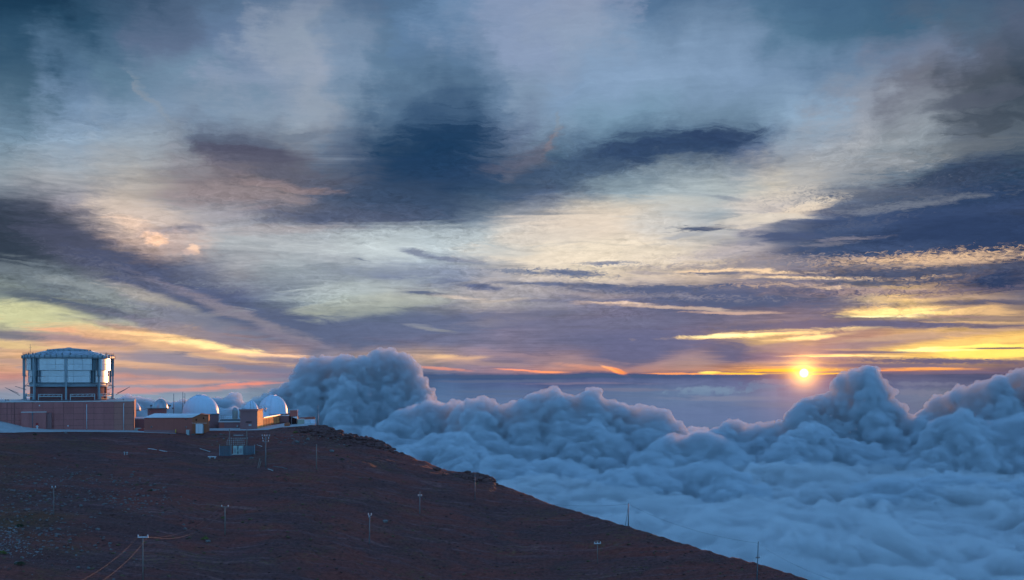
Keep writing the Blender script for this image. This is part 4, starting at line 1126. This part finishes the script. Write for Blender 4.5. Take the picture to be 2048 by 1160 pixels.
# fenced substation
g0 = ground_at(476, 908.5); g0.z -= .05; u_ = g0.y/F
sb = thing('substation_frame', 'wooden double post frame with rows of insulators above the fenced transformer', 'power frame', g0)
for px in (458, 492.6): MB().tube(((px-476)*u_, .8, -.6), ((px-476)*u_, .8, (908-857)*u_), .19, 8, .16).build('post', M_WOOD, sb)
for py, w0, w1, th in ((877, 456, 495, .22), (881, 453, 488, .16), (885, 452, 489, .14), (889, 452, 489, .14), (871, 466, 486, .14)):
    bm_ = MB().box((w0-476)*u_, (w1-476)*u_, .55, .75, (908-py)*u_-th/2, (908-py)*u_+th/2).build('beam', M_WOODL if py in (871, 881) else M_WOOD, sb)
    if py < 890:
        for k in range(9):
            x = (w0-476)*u_+.2+k*((w1-w0)*u_-.4)/8
            MB().box(x-.08, x+.08, .5, .7, (908-py)*u_+.08, (908-py)*u_+.38).build('insulator', M_INS if k % 2 else M_GREY, bm_)
for k in range(7): MB().tube(((462+k*4-476)*u_, .6, (908-889)*u_), ((464+k*3.4-476)*u_, .3, (908-893)*u_), .04).build('jumper', M_WIRE, sb)
tr = thing('power_transformer', 'pale green double cabinet transformer inside the blue grey fence', 'transformer', g0)
for a_, b_ in ((466.5, 474.0), (477.5, 485.5)):
    cb_ = MB().box((a_-476)*u_, (b_-476)*u_, -.2, 1.0, -.3, 17*u_).build('cabinet', M_TEAL, tr)
    MB().box((a_+1.2-476)*u_, (b_-1.2-476)*u_, -.24, -.2, 2*u_, 13*u_).build('door', M_GREY, cb_)
    for q in range(4): MB().box((a_+1.5-476)*u_, (b_-1.5-476)*u_, -.29, -.24, (3+2.4*q)*u_, (3.7+2.4*q)*u_).build('louvre', M_STEELD, cb_)
MB().box((474.3-476)*u_, (477.2-476)*u_, .0, .9, -.3, 15.5*u_).build('tank', M_STEELD, tr)
for sg in (-1, 1): MB().bar(((475.8-476)*u_, -.25, 6*u_), ((475.8+sg*2.2-476)*u_, -.25, 12*u_), .14).build('v_bracket', M_TEAL, tr)
MB().box((464.5-476)*u_, (488-476)*u_, -.4, 1.2, -.5, .2).build('plinth', M_GREY, tr)
M_FENCE = material('blue grey fence slat', (.10, .15, .18), .7, var=.1, rand=.15)
fe = thing('fence', 'blue grey slatted fence around the green transformer', 'fence', g0)
x = 440.5
while x < 511:
    if not (464 < x < 487): 
        o = MB().box((x-476)*u_-.09, (x-476)*u_+.09, -.9, -.84, -.5, 17.5*u_).build('slat', M_FENCE, fe)
    x += 1.5
for x in (440.5, 463.5, 487.5, 510.5): MB().box((x-476)*u_-.1, (x-476)*u_+.1, -1.0, -.8, -.6, 20*u_).build('fence_post', M_STEEL, fe)
for q in (.6, 2.6): MB().box((440.5-476)*u_, (463-476)*u_, -.84, -.78, q, q+.1).box((488-476)*u_, (510.5-476)*u_, -.84, -.78, q, q+.1).build('rail', M_STEELD, fe)
g = ground_at(424, 917); u_ = g.y/F
t = thing('bench_slab', 'low white slab like bench left below the substation', 'slab', g)
MB().box(-8*u_, 8*u_, -.4, .5, 2.8*u_, 4.4*u_).build('top', M_INS, t)
for x in (-4, 6): MB().box(x*u_-.15, x*u_+.15, -.3, .4, -.3, 2.8*u_).build('support', M_GREY, t)
for dx, lab in ((0, 'leaning pale board left of the pole with three crossarms'), (2.6, 'second leaning board, closer to the pole with three crossarms')):
    g = ground_at(515+dx, 936); u_ = g.y/F; mb = MB(); mb.bar((0, 0, -.2), (3.4*u_, .9, 19*u_-dx*.3), .26, .08); o = mb.build('leaning_board', M_WOOD); o.location = g; tag(o, lab, 'board', 'leaning boards')
def lying(px0, py0, px1, py1, r, name, lab, mat):
    a_ = ground_at(px0, py0); b_ = ground_at(px1, py1); a_.z += r; b_.z += r; n = 6; mb = MB(); pts = []
    for i in range(n+1):
        q = a_.lerp(b_, i/n); pts.append(Vector((q.x, q.y, max(q.z, ground_z(CX+F*q.x/q.y, q.y)+r))))
    for p_, q_ in zip(pts, pts[1:]): mb.tube(p_, q_, r, 6)
    o = mb.build(name, mat); tag(o, lab, 'pipe', 'pipes and planks lying on the slope'); return o
lying(546, 933, 574, 938, .12, 'pipe', 'pale bent pipe lying right of the pole with three crossarms', M_WOODL)
lying(536, 939, 546, 942, .12, 'pipe', 'short pipe at the foot of the pole with three crossarms', M_GREY)
lying(296, 898, 313, 900, .13, 'pipe', 'pale plank lying below the long shed, left of two', M_INS)
lying(318, 901, 334, 904, .12, 'pipe', 'pale plank lying below the long shed, right of two', M_INS)
lying(400, 898, 420, 904, .12, 'pipe', 'dull pipe running down left of the substation', M_GREY)
lying(514, 890, 524, 894, .10, 'pipe', 'thin strut lying between the fence and the crossarm pole', M_GREY)
# small posts
for px, py, lab in ((249, 910, 'short pale post left of its twin on the upper slope'), (254, 910, 'short pale post right of its twin on the upper slope')):
    g = ground_at(px, py); o = MB().tube((0,0,-.3), (0,0,1.0), .12, 8).box(-.2, .2, -.2, .2, .8, 1.1).build('marker_post', M_GREY); o.location = g; tag(o, lab, 'post', 'marker posts')

# ------------------------------------------------------------------ rocks
def rock_mesh(seed, sub=1):
    r_ = np.random.RandomState(seed); bm = bmesh.new(); bmesh.ops.create_icosphere(bm, subdivisions=sub, radius=1)
    for v in bm.verts:
        n_ = mnoise.noise(Vector(v.co)*1.3+Vector((seed*3.1, 0, 0))); v.co *= 1+n_*.55; v.co.z *= .65
    V = np.array([v.co[:] for v in bm.verts]); Fq = np.array([[q.index for q in f.verts] for f in bm.faces]); bm.free(); return V, Fq
RK = [rock_mesh(i) for i in range(6)]
def scatter(name, n, sampler, mat, label, size):
    Vs = []; Fs = []; o_ = 0
    pxs_, Ys_ = sampler(n); zs_ = terrain(pxs_, Ys_)
    for i in range(len(pxs_)):
        V, Fq = RK[rs2.randint(6)]; r = size(i, pxs_[i], Ys_[i]); a_ = rs2.rand()*6.28
        c_, s_ = math.cos(a_), math.sin(a_); sc = np.array([r*rs2.uniform(.7, 1.3), r, r*rs2.uniform(.6, 1.1)])
        Vv = V*sc; Vv = np.stack([Vv[:,0]*c_-Vv[:,1]*s_, Vv[:,0]*s_+Vv[:,1]*c_, Vv[:,2]], -1)+np.array([(pxs_[i]-CX)*Ys_[i]/F, Ys_[i], zs_[i]+r*.12])
        Vs.append(Vv); Fs.append(Fq+o_); o_ += len(V)
    me = grid_mesh(name, np.concatenate(Vs), np.concatenate(Fs)); me.polygons.foreach_set('use_smooth', np.zeros(len(me.polygons), bool))
    me.materials.append(mat); o = bpy.data.objects.new(name, me); C.objects.link(o); tag(o, label, kind='stuff'); return o
rs2 = np.random.RandomState(5)
M_ROCK = material('dark lava rock', (.115, .055, .05), .9, var=.25, scale=.8, spec=.15)
M_ROCKP = material('pale grey rock', (.15, .135, .13), .9, var=.2, scale=.8)
M_ROCKO = material('brown lichened rock', (.13, .085, .05), .9, var=.25, scale=.8, spec=.15)
def uni(px0, px1, t0, t1, pw=1.0):
    def f(n):
        p = rs2.uniform(px0, px1, n); t = t0+(t1-t0)*rs2.rand(n)**pw; c = CREST(p); return p, 120+(c-120)*t
    return f
def clusters(cl):
    def f(n):
        P_ = []; Y_ = []
        for (px, py, sx, sy, w) in cl:
            k = int(n*w); g = ground_at(px, min(py, 1158))
            P_.append(rs2.normal(px, sx, k)); Y_.append(rs2.normal(g.y, sy, k))
        P_ = np.concatenate(P_); Y_ = np.concatenate(Y_); ok = Y_ < CREST(P_)-.5
        return P_[ok], Y_[ok]
    return f
sz = lambda a, b: (lambda i, p, y: a*(b/a)**(rs2.rand()**2.2))
scatter('rocks', 11000, uni(-40, 1750, .05, .995), M_ROCK, 'dark lava stones strewn over the slope', sz(.10, .5))
scatter('rocks', 2600, uni(-40, 1750, .1, .99), M_ROCKO, 'brown stones strewn over the slope', sz(.12, .6))
scatter('rocks', 1500, clusters([(60, 1000, 70, 22, .35), (90, 1080, 80, 12, .2), (250, 1000, 60, 10, .15), (560, 880, 60, 6, .1), (640, 870, 30, 6, .08), (160, 950, 70, 9, .1), (300, 1000, 50, 12, .05)]), M_ROCKP, 'pale stones in loose patches on the slope', sz(.12, .55))
scatter('rocks', 1500, clusters([(690, 872, 40, 5, .45), (640, 858, 22, 3, .2), (770, 890, 40, 4, .15), (960, 952, 30, 4, .2)]), M_ROCK, 'dark boulders heaped along the rocky crest', sz(.35, 1.6))
M_PALE = material('bleached rubble', (.22, .21, .21), .85, var=.3, scale=1.5)
scatter('rubble', 260, clusters([(28, 1078, 16, 4, .4), (14, 1094, 12, 3, .25), (45, 1100, 18, 2, .2), (20, 1062, 10, 3, .15)]), M_PALE, 'bleached white rubble at the far left edge', sz(.08, .35))
for px, py, r, lab in ((132, 866.5, .7, 'pale stone on the edge just below the access road'), (387, 866.5, .8, 'white stone just below the rust coloured gable'), (442, 869, .7, 'pale stone below the forecourt left of the substation'), (664, 903, .9, 'pinkish stone in the red patch under the rocky crest'), (616, 879, 1.0, 'largest pale stone below the trailers'), (594, 885, .9, 'pale stone left of the largest one below the trailers'), (196, 1060, .6, 'single light stone in the middle of the lower left slope'), (370, 1058, .5, 'light stone under the drooping cables'), (770, 1044, .8, 'lone light stone right of the pole with curved insulators'), (416, 1083, .7, 'grey stone beside the yellow green bush'), (162, 1012, .6, 'light stone right of the faint thin pole'), (503, 917, .9, 'pale stone under the right end of the fence')):
    V, Fq = RK[rnd.randrange(6)]; g = ground_at(px, py); mb = MB(); mb.add([tuple(v*r) for v in V], [tuple(q) for q in Fq]); o = mb.build('boulder', M_ROCKP); o.location = g+Vector((0,0,r*.2)); o.rotation_euler = (0,0,rnd.random()*6); tag(o, lab, 'stone', 'single pale stones on the slope')
# low shrubs
M_BUSH = material('yellow green bush', (.13, .13, .03), .9, var=.3, scale=3); M_BUSH2 = material('dull olive bush', (.055, .058, .03), .9, var=.3, scale=3)
def bush(px, py, w, mat, lab):
    g = ground_at(px, py); mb = MB(); R = random.Random(int(px*7+py))
    for k in range(150):
        a_ = R.random()*6.28; e_ = R.random()*1.45; rr = w*(.55+.5*R.random()); p = Vector((math.cos(a_)*math.cos(e_)*rr, math.sin(a_)*math.cos(e_)*rr*.8, math.sin(e_)*rr*.55))
        u = Vector((R.uniform(-1,1), R.uniform(-1,1), R.uniform(-.3,1))).normalized()*w*.16; v = u.orthogonal().normalized()*w*.10
        mb.add([p-v, p+v, p+u+v*.4, p+u*1.2], [(0,1,2,3)])
    t = thing('bush', lab, 'bush', g); mb.build('foliage', mat, t); MB().tube((0,0,-.2), (0,0,w*.3), .06).build('stem', M_WOOD, t)
bush(410, 1079, 1.0, M_BUSH, 'yellow green bush right of the drooping cables')
bush(446, 1037, .8, M_BUSH, 'dull yellow bush left of the pole holding the far end of the drooping cables')
bush(199, 951, .9, M_BUSH2, 'olive bush on the upper left slope')
bush(591, 866, 1.1, M_BUSH, 'yellow green bush just under the end of the forecourt')
bush(301, 982, .8, M_BUSH2, 'olive bush in the red patch of the middle left slope')
bush(39, 1053, 1.1, M_BUSH2, 'olive bush above the bleached rubble at far left')
bush(4, 1108, 1.1, M_BUSH, 'yellow bush cut by the left edge beside the rubble')
bush(40, 1130, 1.2, M_BUSH2, 'olive bush at the bottom left below the rubble')
bush(684, 920, .9, M_BUSH2, 'olive bush under the rocky crest')
bush(70, 870, .9, M_BUSH2, 'olive bush below the access road at far left')

# ================================================================== clouds
CLOUD = bpy.data.materials.new('cloud'); CLOUD.use_nodes = True; use(CLOUD.node_tree)
N.remove(N['Principled BSDF'])
pv = node('ShaderNodeVolumePrincipled'); pv.inputs['Color'].default_value = (.80, .87, .92, 1)  # cumulus coloured darker than the cloud sea, standing in for shade on its walls
pv.inputs['Density'].default_value = .018; pv.inputs['Anisotropy'].default_value = 0
L.new(pv.outputs[0], N['Material Output'].inputs['Volume'])
CLOUD_LOW = CLOUD.copy(); CLOUD_LOW.name = 'low cloud'
for n_ in CLOUD_LOW.node_tree.nodes:
    if n_.type == 'PRINCIPLED_VOLUME': n_.inputs['Color'].default_value = (.87, .90, .92, 1); n_.inputs['Density'].default_value = .015
_ico = {}
def ico(sub):
    if sub not in _ico:
        bm = bmesh.new(); bmesh.ops.create_icosphere(bm, subdivisions=sub, radius=1)
        v = np.array([x.co[:] for x in bm.verts]); f = np.array([[q.index for q in p.verts] for p in bm.faces]); bm.free()
        _ico[sub] = (v, f)
    return _ico[sub]
def spheres_mesh(name, items, sub=2, squash=.85):
    v, f = ico(sub); n = len(items); c = np.array([i[:3] for i in items], float); r = np.array([i[3] for i in items], float)
    V = (v[None]*r[:, None, None]*np.array([1, 1, squash])[None, None]+c[:, None]).reshape(-1, 3)
    Fq = (f[None]+(np.arange(n)*len(v))[:, None, None]).reshape(-1, 3)
    return grid_mesh(name, V, Fq)
rs = np.random.RandomState(11)
def kids(parents, frac, num, up=.15):
    out = []
    for (x, y, z, r) in parents:
        for _ in range(num):
            d = rs.normal(size=3); d /= np.linalg.norm(d)
            if d[2] < -.2+up*0: d[2] = -d[2]
            if d[1] > .55: d[1] = -d[1]
            rr = r*frac*rs.uniform(.7, 1.25)
            out.append((x+d[0]*r*.92, y+d[1]*r*.92, z+d[2]*r*.85*.92, rr))
    return out
def cloud_obj(name, items, voxel, disp, label, cat='cloud', kind=None, group=None):
    me = spheres_mesh(name, items); o = bpy.data.objects.new(name, me); C.objects.link(o)
    m = o.modifiers.new('union', 'REMESH'); m.mode = 'VOXEL'; m.voxel_size = voxel; m.use_smooth_shade = True
    for (size, st, ty) in disp:
        tx = bpy.data.textures.new('billow', ty)
        tx.noise_scale = size
        if ty == 'CLOUDS': tx.noise_depth = 3
        d = o.modifiers.new('billow', 'DISPLACE'); d.texture = tx; d.texture_coords = 'GLOBAL'; d.strength = st; d.mid_level = .5
    dg = bpy.context.evaluated_depsgraph_get(); ev = bpy.data.meshes.new_from_object(o.evaluated_get(dg))
    o.modifiers.clear(); o.data = ev; ev.name = name
    ev.materials.clear(); ev.materials.append(CLOUD)
    tag(o, label, cat if not kind else None, group, kind)
    return o
def bank(prof, Y, r0, step, floor, run=900, dens=1.0, jit=.25):
    """cumulus bank: prof = photo outline of the tops; fills the wall below it, leaning towards the viewer"""
    f = lerp_table(prof); out = []
    p = prof[0][0]; k = Y/F
    ztop_min = floor
    while p < prof[-1][0]:
        zt = (HY-f(p))*k; X = (p-CX)*k; wob = float(fbm(np.array([X/420.]), np.array([Y/900.]), 2, 13)[0])*340
        z = zt-r0*.8; row = 0
        while z > floor:
            t = (zt-z)/max(zt-floor, 1)
            r = r0*(.75+1.3*t)*rs.uniform(.75, 1.25) if row else r0*rs.uniform(.42, .62)
            if row == 0: z = zt-r*.85
            out.append((X+rs.uniform(-1, 1)*step*k*.5, Y+wob-run*t**1.3+rs.uniform(-1, 1)*r0*jit*2, z, r))
            z -= r*rs.uniform(.6, .9); row += 1
        p += step*rs.uniform(.8, 1.2)
    return out
def full(items, f1=.48, n1=9, f2=.45, n2=0):
    k1 = kids(items, f1, n1); k2 = kids(k1, f2, n2) if n2 else []
    return items+k1+k2

def full2(items): 
    k1 = kids(items, .42, 5)
    ztop = {}
    for it in items:
        c_ = int(it[0]//90); ztop[c_] = max(ztop.get(c_, -1e9), it[2])
    crown = [it for it in items if it[2] > ztop[int(it[0]//90)]-110]      # small knobs only where the towers are still growing
    kc = kids(crown, .36, 10)
    return items, k1+kc, kids(kc, .5, 3)
def cumulus(prof, Y, r0, step, floor, run, label, voxel=14, name='cumulus_cloud', grp=None):
    b0 = bank(prof, Y, r0, step, floor, run)
    lv = full2(b0); lv = (lv[0]+[(x, y+r*1.1, z-r*.25, r) for x, y, z, r in b0]+[(x, y+r*2.4, z-r*.8, r*1.1) for x, y, z, r in b0], lv[1], lv[2])
    ms = [spheres_mesh('lv', it, 2 if i < 2 else 1) for i, it in enumerate(lv)]
    V = []; Q = []; o_ = 0
    for m_ in ms:
        v = np.empty(len(m_.vertices)*3, np.float32); m_.vertices.foreach_get('co', v); V.append(v.reshape(-1, 3))
        q = np.empty(len(m_.loops), np.int32); m_.loops.foreach_get('vertex_index', q); Q.append(q.reshape(-1, 3)+o_); o_ += len(m_.vertices)
        bpy.data.meshes.remove(m_)
    me = grid_mesh(name, np.concatenate(V), np.concatenate(Q)); o = bpy.data.objects.new(name, me); C.objects.link(o)
    m = o.modifiers.new('union', 'REMESH'); m.mode = 'VOXEL'; m.voxel_size = voxel; m.use_smooth_shade = True
    for size, st in ((190, 60), (60, 26), (22, 16)):
        tx = bpy.data.textures.new('billow', 'CLOUDS'); tx.noise_scale = size; tx.noise_depth = 2
        d = o.modifiers.new('billow', 'DISPLACE'); d.texture = tx; d.texture_coords = 'GLOBAL'; d.strength = st; d.mid_level = .5
    ev = bpy.data.meshes.new_from_object(o.evaluated_get(bpy.context.evaluated_depsgraph_get()))
    o.modifiers.clear(); o.data = ev; bpy.data.meshes.remove(me); ev.name = name; ev.materials.clear(); ev.materials.append(CLOUD)
    tag(o, label, 'cloud', grp); print(label[:30], len(ev.polygons)); return o
GR = 'cumulus clouds beyond the ridge'
cumulus([(500,815),(540,785),(580,760),(600,728),(625,712),(645,712),(665,716),(690,708),(712,712),(722,730),(735,704),(765,692),(795,704),(815,716),(835,735),(850,760),(868,795),(890,820),(930,850)], 9500, 62, 14, -560, 520,
  'tallest double headed cumulus tower, rising just right of the domes', 14, grp=GR)
cumulus([(690,905),(740,866),(780,830),(810,814),(850,804),(880,804),(905,800),(930,806),(948,793),(966,790),(985,802),(1000,818),(1040,798),(1085,778),(1110,774),(1135,792),(1160,784),(1185,776),(1200,796),(1235,797),(1260,812),(1300,811),(1325,820),(1345,848),(1365,880)], 8500, 58, 15, -690, 620,
  'wide cumulus bank with many knobs in the middle of the picture', 13, grp=GR)
cumulus([(1340,878),(1370,868),(1400,858),(1440,854),(1460,842),(1485,841),(1500,852),(1530,845),(1560,840),(1580,815),(1598,800),(1625,793),(1655,784),(1672,782),(1682,748),(1694,738),(1722,730),(1744,734),(1754,752),(1774,758),(1790,806),(1800,826),(1830,829),(1860,824),(1890,806),(1905,782),(1915,772),(1935,778),(1960,760),(1990,752),(2010,754),(2030,742),(2060,730),(2150,710),(2300,750),(2500,820)], 9000, 58, 15, -700, 600,
  'tall cumulus tower just right of the sun with a long shoulder to the right edge', 14, grp=GR)
cumulus([(1800,935),(1825,910),(1845,870),(1875,832),(1905,820),(1940,823),(1975,850),(2010,842),(2060,832),(2200,838),(2400,870)], 7600, 60, 16, -700, 450,
  'dark blue cumulus lobe in front of the tower at the right edge', 14, grp=GR)
cumulus([(800,905),(825,884),(870,872),(900,862),(925,864),(945,882),(970,905)], 7400, 45, 14, -690, 600, 'small pale cumulus lobe just above the ridge left of the cloud sea', 13, grp=GR)
cumulus([(965,925),(985,917),(1040,918),(1100,921),(1150,927),(1200,945)], 6500, 36, 14, -690, 350, 'low ragged pale cloud bank on the left end of the cloud sea', 12, grp=GR)
cumulus([(1190,950),(1230,933),(1290,929),(1330,936),(1370,934),(1400,924),(1440,928),(1490,950)], 6300, 38, 14, -690, 350, 'low flat topped cloud bank on the cloud sea near the middle', 12, grp=GR)
cumulus([(1700,965),(1760,955),(1830,950),(1880,944),(1930,950),(1990,958),(2060,960),(2200,950)], 5900, 40, 15, -690, 350, 'low dark cloud bank on the cloud sea at the right edge', 12, grp=GR)
cumulus([(-150,820),(-60,806),(0,797),(40,800),(120,806),(230,800),(260,792),(290,791),(320,799),(360,809),(430,800),(448,792),(462,791),(475,798),(490,812),(540,830)], 12000, 70, 18, -480, 500, 'distant pale cumulus line low behind the observatory domes', 22, grp=GR)

cumulus([(1000,905),(1040,872),(1080,862),(1120,866),(1150,850),(1185,846),(1215,860),(1245,885),(1270,915)], 8000, 55, 15, -700, 380, 'blue cumulus shoulder below the middle knobs of the bank', 13, grp=GR)
cumulus([(1270,905),(1300,876),(1335,868),(1365,872),(1395,862),(1425,868),(1455,885),(1480,915)], 7600, 48, 15, -700, 350, 'broad low cumulus shoulder in the dip between the two banks', 13, grp=GR)
cumulus([(1490,920),(1530,885),(1570,872),(1600,850),(1625,842),(1650,850),(1680,872),(1720,880),(1760,905),(1790,930)], 7900, 60, 16, -700, 400, 'rounded cumulus shoulder right below the sun', 13, grp=GR)

# the sea of cloud far below: a closed body of rolling billows
gx = np.arange(-5200, 7600, 24.0); gy = np.concatenate([np.arange(1800, 7000, 17.0), np.arange(7000, 11500, 45.0)])
GX, GY = np.meshgrid(gx, gy)
wxn = fbm(GX/500, GY/500, 3, 51)*140; wyn = fbm(GX/500+9, GY/500+4, 3, 61)*140
qx, qy = GX+wxn, GY+wyn
def billow(x, y, s, sd): return np.minimum(np.abs(perlin(x/s, y/s, sd))*1.9, 1)**.8
zs = -722+80*fbm(qx/1500, qy/1100, 2, 71)+60*billow(qx, qy*1.3, 520, 73)+42*billow(qx+50, qy*1.2, 210, 79)*(.4+1.2*np.clip(fbm(qx/700, qy/700, 2, 77)+.5, 0, 1))+24*billow(qx, qy, 95, 83)+16*fbm(qx/60, qy/60, 3, 89)
nr2, nc2 = GX.shape; n2 = nr2*nc2
idt = np.arange(n2).reshape(nr2, nc2); top = np.stack([idt[:-1,:-1], idt[:-1,1:], idt[1:,1:], idt[1:,:-1]], -1).reshape(-1, 4)
Vt = np.stack([GX, GY, zs], -1).reshape(-1, 3); Vb = np.stack([GX, GY, np.full_like(zs, -1100)], -1).reshape(-1, 3)
loop_ = np.concatenate([idt[0,:-1], idt[:-1,-1], idt[-1,:0:-1], idt[:0:-1,0]]); nx_ = np.roll(loop_, -1)
side = np.stack([loop_, loop_+n2, nx_+n2, nx_], -1)
cb = np.array([[idt[0,0], idt[-1,0], idt[-1,-1], idt[0,-1]]])+n2
me = grid_mesh('cloud_sea', np.concatenate([Vt, Vb]), np.concatenate([top, side, (top[:, ::-1]+n2)]))
me.materials.append(CLOUD_LOW); sea = bpy.data.objects.new('cloud_sea', me); C.objects.link(sea)
tag(sea, 'rolling sea of blue grey cloud far below the slope', kind='structure')
